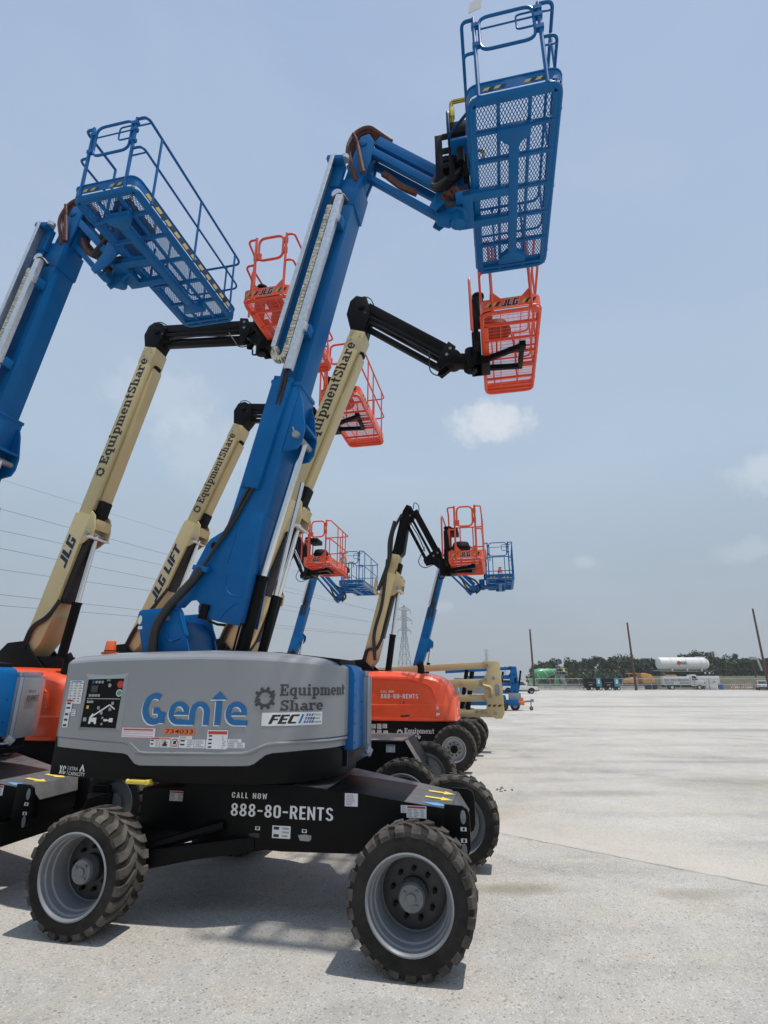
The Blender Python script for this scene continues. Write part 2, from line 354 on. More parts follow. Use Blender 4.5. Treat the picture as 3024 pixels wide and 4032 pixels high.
# ---------------------------------------------------------------- lettering
def arc(cx,cy,rx,ry,wx,wy,a0,a1,n=14):
    out=[]
    for i in range(n):
        p=[]
        t0=R(a0+(a1-a0)*i/n); t1=R(a0+(a1-a0)*(i+1)/n)
        p=[(cx+rx*math.cos(t0),cy+ry*math.sin(t0)),(cx+rx*math.cos(t1),cy+ry*math.sin(t1)),
           (cx+(rx-wx)*math.cos(t1),cy+(ry-wy)*math.sin(t1)),(cx+(rx-wx)*math.cos(t0),cy+(ry-wy)*math.sin(t0))]
        out.append(p)
    return out
def rc(x0,y0,x1,y1): return [(x0,y0),(x1,y0),(x1,y1),(x0,y1)]
ST=.21; SF=.15
def slab(ch):
    x=.72; o=[]; W=.7
    if ch=='E': W=.80; o=[rc(.1,SF,.1+ST,1-SF),rc(0,0,.76,SF),rc(0,1-SF,.76,1),rc(.1+ST,.43,.52,.57),rc(.42,.33,.54,.43),rc(.42,.57,.54,.67),rc(.60,SF,.76,.32),rc(.60,.68,.76,1-SF)]
    elif ch=='q': W=.74; o=arc(.36,.36,.34,.37,ST,SF,60,300)+[rc(.40,.6,.5,.72),rc(.40,0,.5,.13),rc(.46,-.3,.46+ST,.72),rc(.38,-.3,.78,-.3+SF)]
    elif ch=='u': W=.82; o=[rc(.08,.2,.08+ST,x),rc(0,x-SF,.08,x),rc(.5,0,.5+ST,x),rc(.42,x-SF,.5,x),rc(.5+ST,0,.8,SF)]+arc(.31,.25,.23,.25,.2,SF,180,330)
    elif ch=='i': W=.44; o=[rc(.1,SF,.1+ST,x-SF),rc(0,0,.41,SF),rc(0,x-SF,.31,x),rc(.09,.82,.31,1.02)]
    elif ch=='p': W=.78; o=[rc(.1,-.3,.1+ST,x),rc(0,-.3,.42,-.3+SF),rc(0,x-SF,.1,x)]+arc(.40,.36,.34,.37,ST,SF,-120,120)
    elif ch=='m': W=1.16; o=[rc(.08,SF,.08+ST,x),rc(0,x-SF,.08,x),rc(0,0,.36,SF),rc(.48,0,.48+ST,.5),rc(.86,0,.86+ST,.5),rc(.42,0,.74,SF*.98),rc(.80,0,1.14,SF*.98)]+arc(.45,.46,.24,.26,.2,SF,0,130,8)+arc(.83,.46,.24,.26,.2,SF,0,130,8)
    elif ch=='n': W=.82; o=[rc(.08,SF,.08+ST,x),rc(0,x-SF,.08,x),rc(0,0,.37,SF),rc(.5,SF,.5+ST,.5),rc(.43,0,.79,SF)]+arc(.47,.46,.24,.26,.2,SF,0,130,8)
    elif ch=='h': W=.82; o=[rc(.08,SF,.08+ST,1),rc(0,1-SF,.08,1),rc(0,0,.37,SF),rc(.5,SF,.5+ST,.5),rc(.43,0,.79,SF)]+arc(.47,.46,.24,.26,.2,SF,0,130,8)
    elif ch=='t': W=.54; o=[rc(.12,.2,.12+ST,.95),rc(0,x-SF,.5,x)]+arc(.34,.24,.22,.24,.2,SF,180,300,8)
    elif ch=='r': W=.62; o=[rc(.08,SF,.08+ST,x),rc(0,x-SF,.08,x),rc(0,0,.42,SF),rc(.46,.46,.6,.72)]+arc(.47,.46,.24,.26,.1,SF,75,150,6)
    elif ch=='a': W=.74; o=[rc(.42,SF,.42+ST,.5),rc(.5,0,.73,SF)]+arc(.27,.2,.27,.2,ST,.13,20,340)+[rc(.2,.3,.45,.42)]+arc(.36,.46,.27,.26,.2,SF,0,160,10)
    elif ch=='e': W=.70; o=arc(.34,.36,.34,.37,ST,SF,0,320)+[rc(.12,.30,.66,.41)]
    elif ch=='S': W=.74; o=arc(.36,.73,.32,.27,.2,SF,20,270)+arc(.36,.28,.34,.28,.21,SF,-160,92)+[rc(.54,.70,.68,1),rc(.02,0,.16,.3)]
    return o,W
def slab_text(t):
    out=[]; x=0
    for ch in t:
        if ch==' ': x+=.35; continue
        o,W=slab(ch)
        out+=[[(a+x,b) for a,b in p] for p in o]; x+=W+.05
    return out,x-.05
def gear_logo():
    o=[]
    for a0,a1 in ((25,172),(205,352)):
        o+=arc(.5,.5,.38,.38,.13,.13,a0,a1,16)
        a=a0+14
        while a<a1-20:
            c,s=math.cos(R(a)),math.sin(R(a)); t=(-s,c)
            o.append([(.5+c*.36-t[0]*.075,.5+s*.36-t[1]*.075),(.5+c*.36+t[0]*.075,.5+s*.36+t[1]*.075),(.5+c*.49+t[0]*.055,.5+s*.49+t[1]*.055),(.5+c*.49-t[0]*.055,.5+s*.49-t[1]*.055)]); a+=36
        c,s=math.cos(R(a0)),math.sin(R(a0)); t=(s,-c)
        o.append([(.5+c*.17,.5+s*.17),(.5+c*.49,.5+s*.49),(.5+c*.32+t[0]*.22,.5+s*.32+t[1]*.22)])
    return o
def block(ch):
    if ch=='J': return [rc(.32,0,.58,1),rc(0,0,.32,.22)],.58
    if ch=='L': return [rc(0,0,.26,1),rc(.26,0,.58,.22)],.58
    if ch=='G': return [rc(0,0,.25,1),rc(.25,.78,.66,1),rc(.25,0,.66,.2),rc(.42,.2,.66,.54),rc(.34,.4,.42,.54)],.66
    if ch=='I': return [rc(0,0,.26,1)],.26
    if ch=='F': return [rc(0,0,.25,1),rc(.25,.78,.6,1),rc(.25,.4,.54,.58)],.58
    if ch=='T': return [rc(.18,0,.44,.78),rc(0,.78,.62,1)],.62
    if ch=='E': return [rc(0,0,.25,1),rc(.25,.8,.6,1),rc(.25,.4,.55,.58),rc(.25,0,.6,.2)],.6
    if ch=='C': return [rc(0,.1,.25,.9),rc(.06,.8,.62,1),rc(.06,0,.62,.2)],.62
    return [],.3
def block_text(t,sh=.25,gap=.07):
    out=[]; x=0
    for ch in t:
        o,W=block(ch); out+=[[(a+x+sh*b,b) for a,b in p] for p in o]; x+=W+gap
    return out,x-gap+sh
def logo_letters():
    o=[]                                  # G e n i e, drawn as thick open rings
    o+=arc(.46,.46,.46,.50,.21,.19,62,345,26)+[[(.42,.30),(.42,.50),(.60,.50),(.60,.30)],[(.60,.02),(.86,.02),(.86,.20),(.60,.20)],[(.60,.20),(.80,.20),(.60,.52)]]
    x=.98
    o+=arc(x+.36,.34,.36,.36,.18,.16,-10,300,22)+[[(x+.2,.28),(x+.70,.28),(x+.70,.38),(x+.3,.38)],[(x+.36,-.02),(x+.74,-.02),(x+.74,.13),(x+.36,.13)]]
    x+=.66
    o+=arc(x+.42,.34,.34,.36,.19,.16,0,180,16)+[rc(x+.08,-.02,x+.27,.34),rc(x+.57,-.02,x+.76,.34)]
    x+=.84
    o+=[rc(x+.12,-.02,x+.32,.72),[(x-.06,.76),(x+.50,.76),(x+.22,1.02)]]
    x+=.46
    o+=arc(x+.38,.34,.36,.36,.18,.16,-10,300,22)+[[(x+.2,.28),(x+.72,.28),(x+.72,.38),(x+.3,.38)],[(x+.36,-.02),(x+.78,-.02),(x+.78,.13),(x+.36,.13)]]
    return o,x+.78
_tc={}
def plain(t,bold=.0,sx=1.0,shear=0.0):
    k=(t,bold,sx,shear)
    if k in _tc: return _tc[k]
    cu=bpy.data.curves.new('t','FONT'); cu.body=t; cu.offset=bold; cu.shear=shear; cu.resolution_u=2
    ob=bpy.data.objects.new('t',cu); C.objects.link(ob); dg=bpy.context.evaluated_depsgraph_get(); dg.update()
    me=bpy.data.meshes.new_from_object(ob.evaluated_get(dg))
    vs=[v.co for v in me.vertices]; x0=min(v.x for v in vs); x1=max(v.x for v in vs)
    ca=.73
    polys=[[((vs[i].x-x0)/ca*sx,vs[i].y/ca) for i in p.vertices] for p in me.polygons]
    Wd=(x1-x0)/ca*sx
    bpy.data.objects.remove(ob); bpy.data.curves.remove(cu); bpy.data.meshes.remove(me)
    _tc[k]=(polys,Wd,True); return _tc[k]
def put(mb,polys,fn,x,y,h,w=None,nat=1.0,off=.004,step=.00015):
    # polys in letter units (cap height 1) -> plane function fn(a,b,off); w forces the overall width
    kx=h if w is None else w/nat
    for i,p in enumerate(polys):
        o=off+(step*(i%9) if step else 0)
        mb.poly([fn(x+a*kx,y+b*h,o) for a,b in p])

def cond(ch):
    s=.155
    ring=lambda h0,h1:arc(.24,h1-.24,.24,.24,s,.15,0,180,10)+arc(.24,h0+.24,.24,.24,s,.15,180,360,10)+[rc(0,h0+.24,s,h1-.24),rc(.48-s,h0+.24,.48,h1-.24)]
    if ch=='8': return arc(.24,.735,.215,.265,.14,.13,0,360,20)+arc(.24,.265,.24,.265,.15,.13,0,360,20),.48
    if ch in '0O': return ring(0,1),.48
    if ch=='-': return [rc(.02,.42,.36,.55)],.38
    if ch=='E': return [rc(0,0,s,1),rc(s,.86,.40,1),rc(s,.43,.36,.56),rc(s,0,.40,.14)],.40
    if ch=='L': return [rc(0,0,s,1),rc(s,0,.38,.14)],.38
    if ch=='T': return [rc(.145,0,.145+s,.86),rc(0,.86,.445,1)],.445
    if ch=='N': return [rc(0,0,.14,1),rc(.36,0,.50,1),[(.12,1),(.0,1),(.38,0),(.50,0)]],.50
    if ch=='R': return [rc(0,0,s,1),rc(s,.87,.28,1),rc(s,.42,.28,.55)]+arc(.26,.71,.22,.29,s,.13,-90,90,10)+[[(.20,.44),(.35,.44),(.50,0),(.335,0)]],.50
    if ch=='S': return arc(.24,.74,.22,.26,.14,.135,10,262,14)+arc(.24,.26,.24,.26,.15,.135,-170,82,14)+[[(.10,.58),(.16,.46),(.40,.42),(.34,.54)]],.48
    if ch=='C': return arc(.24,.76,.24,.24,s,.15,0,180,10)+arc(.24,.24,.24,.24,s,.15,180,360,10)+[rc(0,.24,s,.76),rc(.48-s,.64,.48,.76),rc(.48-s,.24,.48,.36)],.48
    if ch=='A': return [[(0,0),(.15,0),(.31,1),(.19,1)],[(.35,0),(.50,0),(.31,1),(.19,1)],rc(.12,.2,.38,.32)],.50
    if ch=='W': return [[(0,1),(.14,1),(.24,0),(.12,0)],[(.12,0),(.24,0),(.39,.9),(.30,.9)],[(.44,0),(.56,0),(.39,.9),(.30,.9)],[(.54,1),(.68,1),(.56,0),(.44,0)]],.68
    return [],.28
def cond_text(t,gap=.11):
    out=[]; x=0
    for ch in t:
        o,W=cond(ch); out+=[[(a+x,b) for a,b in p] for p in o]; x+=W+gap
    return out,x-gap
# ---------------------------------------------------------------- shared lift parts
def wheel(root,s,t,side,r=.5,wd=.40,rim='rim_grey',deep=True,n_lug=23,rr=.345,steer=0.0):
    """side=-1: outer face towards -t"""
    ax=Vector((math.sin(steer),side*math.cos(steer),0)); c=Vector((s,t,r))
    k=r/.5; hw=wd/2
    tb=MB()
    prof=[(rr*1.0,-hw*.86),(rr*1.04,-hw*.98),(r*.82,-hw*1.0),(r*.895,-hw*.975),(r*.95,-hw*.86),(r*.962,-hw*.4),(r*.965,0),(r*.962,hw*.4),(r*.95,hw*.86),(r*.895,hw*.975),(r*.80,hw*1.0),(rr*1.10,hw*1.0),(rr*1.04,hw*.98),(rr,hw*.86)]
    tb.lathe(prof,c,ax,56)
    tb.cur=1
    u=Vector((0,0,1)); a=ax.cross(u).normalized(); 
    def P(rad,ang,w_): return c+ax*w_+(a*math.cos(ang)+u*math.sin(ang))*rad
    pitch=2*math.pi/n_lug
    for sd in (-1,1):
        for i in range(n_lug):
            a0=i*pitch+(pitch/2 if sd>0 else 0)
            st=[(-.06,-.10,.25),(.22,.28,.27),(.44,.56,.28),(.60,.66,.30),(.88,.70,.33),(1.0,.71,.33)]
            pts=[]
            for (wf,sk,hwid) in st:
                for q,rad in ((-1,.92),(1,.92),(1,1.0),(-1,1.0)):
                    ro=r*(rad if wf<.9 else (.885 if rad<1 else .95))
                    ww=hw*wf*(1.0 if wf<.9 else (.99 if rad<1 else 1.0))
                    sh=hwid*(1.0 if rad<1 else .82)
                    pts.append(P(ro,a0+pitch*(sk+q*sh),sd*ww))
            fs=[]
            m=len(st)
            for j in range(m-1):
                b0=j*4; b1=b0+4
                fs+=[(b0,b0+1,b1+1,b1),(b0+1,b0+2,b1+2,b1+1),(b0+2,b0+3,b1+3,b1+2),(b0+3,b0,b1,b1+3)]
            fs+=[(0,3,2,1),((m-1)*4,(m-1)*4+1,(m-1)*4+2,(m-1)*4+3)]
            tb.faces(pts,fs)
    ty=tb.build('tyre',['rubber','tread_rubber'],root,smooth=True,angle=28)
    rm=MB()
    if deep:
        pr=[(rr*1.05,hw*.95),(rr*1.06,hw*1.02),(rr*1.02,hw*1.05),(rr*.985,hw*.98),(rr*.965,hw*.80),(rr*.93,hw*.74),(rr*.905,hw*.50),(rr*.87,hw*.44),(rr*.84,hw*.20),(rr*.825,-hw*.30),(rr*.80,-hw*.36),(rr*.76,-hw*.36)]
    else:
        pr=[(rr*1.05,hw*.93),(rr*1.06,hw*1.0),(rr*1.0,hw*1.0),(rr*.95,hw*.85),(rr*.86,hw*.6),(rr*.80,hw*.38),(rr*.72,hw*.36)]
    rm.lathe(pr,c,ax,48)
    pb=[(rr*.84,-hw*.20),(rr*.88,-hw*.6),(rr*.98,-hw*.85),(rr*1.05,-hw*1.0),(rr*1.06,-hw*.93)]
    rm.lathe(pb,c,ax,40)
    if deep: rm.lathe([(rr*.84,-hw*.40),(rr*.6,-hw*.46),(rr*.42,-hw*.40),(rr*.40,-hw*.7),(.001,-hw*.7)],c,ax,32)
    rm.build('rim',rim,ty,angle=25)
    hb=MB()
    dw=-hw*.34 if deep else hw*.34
    hb.cur=1
    hb.lathe([(rr*.80,dw),(rr*.66,dw+.012),(rr*.34,dw+.012)],c,ax,40)
    hb.cyl(c+ax*dw,c+ax*(dw+.055),rr*.36,rr*.36,28)
    hb.cur=0
    top=dw+(.15 if deep else .10)
    hb.cyl(c+ax*(dw+.05),c+ax*(top-.02),rr*.33,rr*.32,28); hb.cyl(c+ax*(top-.022),c+ax*top,rr*.325,rr*.29,28)
    hb.cyl(c+ax*top,c+ax*(top+.012),rr*.12,rr*.11,16)
    for i in range(3):
        an=.6+i*1.7; hb.cyl(P(rr*.2,an,top),P(rr*.2,an,top+.012),.014,.012,8)
    hb.cur=2
    for i in range(9):
        an=i*2*math.pi/9+.2
        hb.cyl(P(rr*.53,an,dw+.008),P(rr*.53,an,dw+.05),.018,.016,8)
    hb.build('hub',['hub_grey' if deep else 'black_paint','disc_dark' if deep else 'steel_grey','black_paint'],ty,angle=30)
    return ty
def sticker(mb,fn,x0,y0,x1,y1,head=None,lines=5,cols=1,off=.004,seed=0,pic=False):
    """white warning decal; materials: 0 white 1 grey 2 red 3 black 4 pink 5 orange"""
    mb.mark(); rnd=random.Random(seed)
    q=lambda a0,b0,a1,b1,o: mb.poly([fn(a0,b0,o),fn(a1,b0,o),fn(a1,b1,o),fn(a0,b1,o)])
    mb.cur=0; q(x0,y0,x1,y1,off)
    h=y1-y0; w_=x1-x0; top=y1-h*.06
    if head is not None:
        mb.cur=head; q(x0+w_*.04,y1-h*.22,x1-w_*.04,y1-h*.05,off+.0008); top=y1-h*.26
    mb.cur=1
    cw=w_/cols
    for c in range(cols):
        for i in range(lines):
            yy=top-(i+.5)*(top-y0-h*.05)/lines; hh=(top-y0)/lines*.24
            if pic and c==0:
                if i%2==0: mb.cur=3; q(x0+cw*.15,yy-hh*1.6,x0+cw*.75,yy+hh*1.6,off+.0008); mb.cur=1
                continue
            q(x0+c*cw+cw*.10,yy-hh,x0+c*cw+cw*(.55+.35*rnd.random()),yy+hh,off+.0008)
DEC=['decal_white','decal_grey','decal_red','decal_black','decal_pink','decal_orange','screen','decal_blue','yellow','steel_grey']
def lattice(mb,s0,s1,t0,t1,z,ps=.05,pt_=.10,w_=.0075,h=.008):
    ns=int((s1-s0)/ps); nt=int((t1-t0)/(pt_/2)); ps=(s1-s0)/ns; ht=(t1-t0)/nt
    for i in range(ns):
        for j in range(nt):
            a=s0+i*ps; b=t0+j*ht
            if (i+j)%2==0: p,q=(a,b),(a+ps,b+ht)
            else: p,q=(a+ps,b),(a,b+ht)
            d=Vector((q[0]-p[0],q[1]-p[1])).normalized(); nx,ny=-d.y*w_/2,d.x*w_/2
            P=[(p[0]+nx,p[1]+ny),(p[0]-nx,p[1]-ny),(q[0]-nx,q[1]-ny),(q[0]+nx,q[1]+ny)]
            mb.faces([(x,y,z) for x,y in P]+[(x,y,z+h) for x,y in P],[(0,1,2,3),(4,5,6,7),(0,1,5,4),(2,3,7,6)])
def rrect(s0,s1,t0,t1,z,r,k=5):
    return fillet([(s0,t0,z),(s1,t0,z),(s1,t1,z),(s0,t1,z)],r,k,True)
def toe(mb,s0,s1,t0,t1,z0,z1,r,th=.006):
    """closed band of sheet metal round the floor with rounded corners"""
    o=rrect(s0,s1,t0,t1,0,r,6); i_=rrect(s0+th,s1-th,t0+th,t1-th,0,max(r-th,.01),6); n=len(o)
    P=[(p.x,p.y,z0) for p in o]+[(p.x,p.y,z1) for p in o]+[(p.x,p.y,z1) for p in i_]+[(p.x,p.y,z0) for p in i_]
    fs=[]
    for a in range(n):
        b=(a+1)%n
        for k in range(3): fs.append((k*n+a,k*n+b,(k+1)*n+b,(k+1)*n+a))
        fs.append((3*n+a,3*n+b,b,a))
    mb.faces(P,fs)
def hazard(mb,fn,x0,x1,y0,y1,n=4,off=.004):
    """alternating yellow/black slanted stripes; materials 0 yellow 1 black"""
    w_=(x1-x0)/n; sl=(y1-y0)*.7*(1 if x1>x0 else -1)
    for i in range(n):
        mb.cur=i%2
        a=x0+i*w_; mb.poly([fn(a,y0,off+.0002*i),fn(a+w_,y0,off+.0002*i),fn(a+w_+sl,y1,off+.0002*i),fn(a+sl,y1,off+.0002*i)])
def blue_platform(root,s0,s1,t0,t1,z,tc,small=False,paper=False,detail=True):
    """work platform: frame, floor, rails; tc = t of the arm"""
    rl='blue_paint'
    f=MB(); f.tube(rrect(s0+.03,s1-.03,t0+.03,t1-.03,z,.13),.036,8,True)
    nb=6
    for i in range(nb):
        t=t0+(t1-t0)*(i+.72)/nb if i else t0+.42
        f.box((s0+.04,t-.022,z-.035),(s1-.04,t+.022,z+.022))
    for k in (1/3,2/3): f.box((s0+(s1-s0)*k-.02,t0+.05,z-.02),(s0+(s1-s0)*k+.02,t1-.05,z+.024))
    for (a,b,c,d) in ((s0+.02,s0+.10,t0+.06,t1-.06),(s1-.10,s1-.02,t0+.06,t1-.06)): f.box((a,c,z-.03),(b,d,z+.023))
    f.box((s0+.06,t0+.02,z-.03),(s1-.06,t0+.10,z+.0225)); f.box((s0+.06,t1-.22,z+.010),(s1-.06,t1-.03,z+.0228))
    # T-shaped carrier below
    sm=s0+(s1-s0)*.50
    zc=z-.06
    f.box((s0-.22,tc-.30,zc-.07),(sm+.02,tc-.18,zc+.02)); f.box((s0-.22,tc+.14,zc-.07),(sm+.02,tc+.26,zc+.02))
    f.box((sm-.06,max(t0+.35,tc-1.05),zc-.075),(sm+.06,min(t1-.2,tc+.98),zc+.018))
    for te,sg in ((max(t0+.35,tc-1.05),1),(min(t1-.2,tc+.98),-1)):
        f.prism([(sm-.19,te-.05*sg),(sm+.19,te-.05*sg),(sm+.19,te+.05*sg),(sm+.065,te+.16*sg),(sm-.065,te+.16*sg),(sm-.19,te+.05*sg)],zc-.078,zc+.015,'z')
    pf=f.build('platform',rl,root,bevel=.004)
    m=MB(); lattice(m,s0+.06,s1-.06,t0+.06,t1-.06,z+.024,*( (.05,.12,.010,.01) if small else (.019,.078,.0078,.006)))
    m.build('floor_mesh',rl,pf,smooth=False,fix=False)
    b=MB(); toe(b,s0,s1,t0,t1,z+.045,z+.185,.14); 
    b.tube(rrect(s0,s1,t0,t1,z+.19,.14),.014,6,True)
    b.build('toe_board',rl,pf)
    hz=MB(); zb=z+.07
    fn=lambda a,bb,o:(a,t0-o,bb)
    hazard(hz,fn,s0+.18,s0+.42,zb-.005,zb+.04,4); hz.mark(); hazard(hz,fn,s1-.42,s1-.18,zb-.005,zb+.04,4)
    fs=lambda a,bb,o:(s1+o,a,bb)
    nn=int((t1-t0-.5)/.11); hz.mark(); hazard(hz,fs,t0+.2,t1-.3,zb-.01,zb+.07,nn)
    hz.build('hazard_stripe',['hazard_yellow_shaded','decal_black'],pf,smooth=False,fix=False)
    zt=z+(1.5 if small else 1.28); zm=z+(.85 if small else .72)
    r=MB(); pa=s0+.14; pb=s1-.17; tn=t0+.005
    for sp in (pa,pb): r.cyl((sp,tn,z),(sp,tn,zt+.02),.024,n=8)
    # side rails wrap round the near corners into the gate posts
    for zz,rad in ((zt,.021),(zm,.018)):
        r.tube(fillet([(pb,tn,zz),(s1+.0,tn,zz),(s1+.0,t1,zz),(s0,t1,zz),(s0,tc+.75,zz)],.14,5),rad,8)
        r.tube(fillet([(pa,tn,zz),(s0,tn,zz),(s0,tc-.75,zz)],.14,5),rad,8)
        r.tube(fillet([(pb,tn,zz-.14),(s1,tn+.08,zz-.02)],.1,3),.012,6)
    for t in (t0+.35,t0+(t1-t0)*.5,t1-.25,):
        r.cyl((s1,t,z+.03),(s1,t,zt),.019,n=8)
    for t in (tc-.75,tc+.75,t1-.1):
        if t>t0+.2: r.cyl((s0,t,z+.03),(s0,t,zt),.019,n=8)
    for s in (s0+.3,s1-.3): r.cyl((s,t1,z+.03),(s,t1,zt),.018,n=8)
    r.build('railing',rl,pf)
    g=MB(); ga=pa+.06; gb=pb-.06
    g.tube(fillet([(ga,tn,zt-.55),(gb,tn,zt-.55),(gb,tn,zt+.0),(ga,tn,zt+.0)],.12,5,True),.019,8,True)
    g.cyl((ga,tn,zt-.19),(gb,tn,zt-.19),.011,n=6)
    g.tube(fillet([(gb-.02,tn,zt-.10),(gb-.2,tn,zt-.10),(gb-.2,tn,zt-.34),(gb-.02,tn,zt-.34)],.05,4),.012,6)
    for zz in (zt-.08,zt-.20,zt-.40): g.box((gb,tn-.03,zz-.03),(pb+.035,tn+.03,zz+.03))
    for zz in (zt-.12,zt-.45): g.box((pa-.03,tn-.025,zz-.03),(ga,tn+.025,zz+.03))
    g.build('gate',rl,pf)
    # control station on the boom side
    c=MB(); c.cur=0
    c.box((s0-.24,tc-.42,z+.86),(s0+.05,tc+.28,z+1.06))
    c.box((s0-.10,tc-.3,z+.25),(s0-.02,tc+.2,z+.86))
    c.cur=1; c.tube(fillet([(s0-.26,tc-.5,z+.75),(s0-.26,tc-.5,z+1.2),(s0-.26,tc+.4,z+1.2),(s0-.26,tc+.4,z+.75)],.1),.024,8)
    c.tube(fillet([(s0,tc-.75,z+.72),(s0-.26,tc-.5,z+.72),(s0-.26,tc+.4,z+.72),(s0,tc+.75,z+.72)],.1),.022,8)
    for t in (tc-.5,tc+.4): c.cyl((s0-.02,t,z+.1),(s0-.02,t,z+.8),.022,n=8)
    c.cur=2; c.tube(fillet([(s0-.05,tc+.35,z+1.12),(s0-.05,tc+.35,z+1.40),(s0+.2,tc+.35,z+1.40),(s0+.2,tc+.35,z+1.12)],.05),.024,8)
    c.tube(fillet([(s0-.21,tc-.40,z+1.05),(s0-.21,tc-.40,z+1.46),(s0+.05,tc-.40,z+1.46),(s0+.05,tc-.40,z+1.05)],.05),.030,8); c.box((s0-.23,tc-.43,z+1.16),(s0-.17,tc-.37,z+1.34))
    c.cur=3; c.box((s0-.27,tc-.3,z+.98),(s0-.243,tc+.1,z+1.03)); 
    c.build('control_box',['black_matt',rl,'yellow','decal_white'],pf,bevel=.006)
    if paper:
        p=MB(); p.hexa([(pa-.05,tn-.05,zt+.05),(pa+.10,tn-.05,zt+.10),(pa+.10,tn-.04,zt+.10),(pa-.05,tn-.04,zt+.05),(pa-.03,tn-.08,zt+.17),(pa+.12,tn-.08,zt+.22),(pa+.12,tn-.07,zt+.22),(pa-.03,tn-.07,zt+.17)]); p.build('document_box','decal_white',pf)
    return pf
def orange_platform(root,s0,s1,t0,t1,z,tc,letters=True,small=False):
    rl='rail_orange'
    f=MB(); f.tube(rrect(s0+.03,s1-.03,t0+.03,t1-.03,z,.14),.032,8,True)
    for i in range(6):
        t=t0+.33+(t1-t0-.5)*i/5; f.box((s0+.05,t-.016,z-.03),(s1-.05,t+.016,z+.012))
    for t in (tc-.34,tc-.20,tc+.08,tc+.20,tc+.30): f.box((s0+.62,t-.010,z-.022),(s1-.05,t+.010,z+.010))
    for k in (.33,.67): f.box((s0+(s1-s0)*k-.008,t0+.05,z-.005),(s0+(s1-s0)*k+.008,t1-.05,z+.013))
    f.box((s0+.05,t1-.30,z+.0),(s1-.05,t1-.04,z+.014)); f.box((s0+.03,t0+.3,z-.03),(s0+.12,tc-.1,z+.013))
    pf=f.build('platform',rl,root,bevel=.003)
    m=MB(); n=26 if small else 44
    for i in range(n):
        s=s0+.05+(s1-s0-.1)*(i+.5)/n; m.box((s-.0035,t0+.05,z+.015),(s+.0035,t1-.05,z+.021))
    for i in range(int((t1-t0)/.09)):
        t=t0+.05+i*.09; m.box((s0+.05,t-.003,z+.0155),(s1-.05,t+.003,z+.0205))
    m.build('floor_mesh',rl,pf,smooth=False,fix=False)
    b=MB(); toe(b,s0,s1,t0,t1,z+.05,z+.24,.15); b.tube(rrect(s0,s1,t0,t1,z+.045,.15),.012,6,True)
    for sp,sg in ((s0+.20,1),(s1-.16,-1)):
        b.prism([(sp-.04,z+.235),(sp+.04,z+.235),(sp+.04+.10*sg*(sg>0),z+.235),(sp+.03,z+.36),(sp-.03,z+.36),(sp-.04+.10*sg*(sg<0),z+.235)],t0-.0,t0+.012)
    b.build('toe_board','orange_paint',pf)
    hz=MB(); fn=lambda a,bb,o:(a,t0-o,bb)
    hazard(hz,fn,s0+.08,s0+(.20 if small else .28),z+.10,z+.18,2 if small else 4); hz.mark(); hazard(hz,fn,s1-(.24 if small else .31),s1-.12,z+.10,z+.18,2 if small else 4)
    fs=lambda a,bb,o:(s1+o,a,bb); hz.mark(); hazard(hz,fs,t0+.2,t0+.9,z+.14,z+.20,8)
    hz.build('hazard_stripe',['hazard_yellow_shaded','decal_black'],pf,smooth=False,fix=False)
    lt=MB(); po,W=block_text('JLG',.3)
    sc=.125; x0=(s0+s1)/2-W*sc*1.05/2
    lt.cur=0
    for (dx,dy) in ((-.04,-.05),(.04,.05),(-.045,.04),(.045,-.04)): put(lt,[[(a+dx,bb+dy) for a,bb in p] for p in po],fn,x0,z+.08,sc,sc*1.05,1.0,.003,.00005)
    lt.cur=1; put(lt,po,fn,x0,z+.08,sc,sc*1.05,1.0,.0062,.0001)
    lt.build('lettering',['decal_white','decal_black'],pf,smooth=False,fix=False)
    zt=z+1.40; zm=z+.80; r=MB(); pa=s0+.20; pb=s1-.15; tn=t0+.01
    for sp in (pa,pb): r.cyl((sp,tn,z),(sp,tn,zt+.03),.026,n=8)
    for zz in (zt,zm):
        r.tube(fillet([(pb,tn,zz),(s1,tn,zz),(s1,t1,zz),(s1-.25,t1,zz)],.13,5),.021,8)
        r.tube(fillet([(pa,tn,zz),(s0+.02,tn,zz),(s0+.02,tn+.35,zz-.1),(s0+.02,tn+.4,z+.3)],.13,5),.021,8)
    r.tube(fillet([(s0-.16,tc-.75,z+.15),(s0-.16,tc-.75,zt-.1),(s0-.16,tc+.3,zt-.1),(s0-.16,tc+.3,z+.15)],.14,5),.022,8)
    r.tube(fillet([(s0+.05,t1,zm),(s1-.1,t1,zm)],.1),.02,8); r.tube([(s0+.02,t1,zt),(s1-.2,t1,zt)],.021,8)
    for t in (t0+.8,t0+1.35,t1-.4): r.tube(fillet([(s1,t,z+.04),(s1,t+.02,zt)],.1),.018,8)
    for s in (s0+.2,s1-.3): r.cyl((s,t1,z+.04),(s,t1,zt),.018,n=8)
    r.tube(fillet([(s0+.25,tc+.15,z+.1),(s0+.28,tc+.1,z+.62),(s0+.55,tc+.1,z+.62),(s0+.6,tc+.15,z+.1)],.12,5),.016,8)
    r.build('railing',rl,pf)
    g=MB(); ga=pa+.06; gb=pb-.06
    g.tube(fillet([(ga,tn,zt-.52),(gb,tn,zt-.52),(gb,tn,zt+.0),(ga,tn,zt+.0)],.13,5,True),.024,8,True)
    for zz in (zt-.12,zt-.36): g.box((gb,tn-.02,zz-.06),(pb+.03,tn+.02,zz+.06))
    g.box((pa-.03,tn-.02,zt-.5),(ga+.06,tn+.02,zt-.36))
    g.build('gate',rl,pf)
    c=MB(); c.box((s0-.10,tc-.35,z+.9),(s0+.22,tc+.2,z+1.04)); c.cyl((s0-.02,tc-.55,z+.35),(s0-.02,tc-.55,z+.95),.09,n=14)
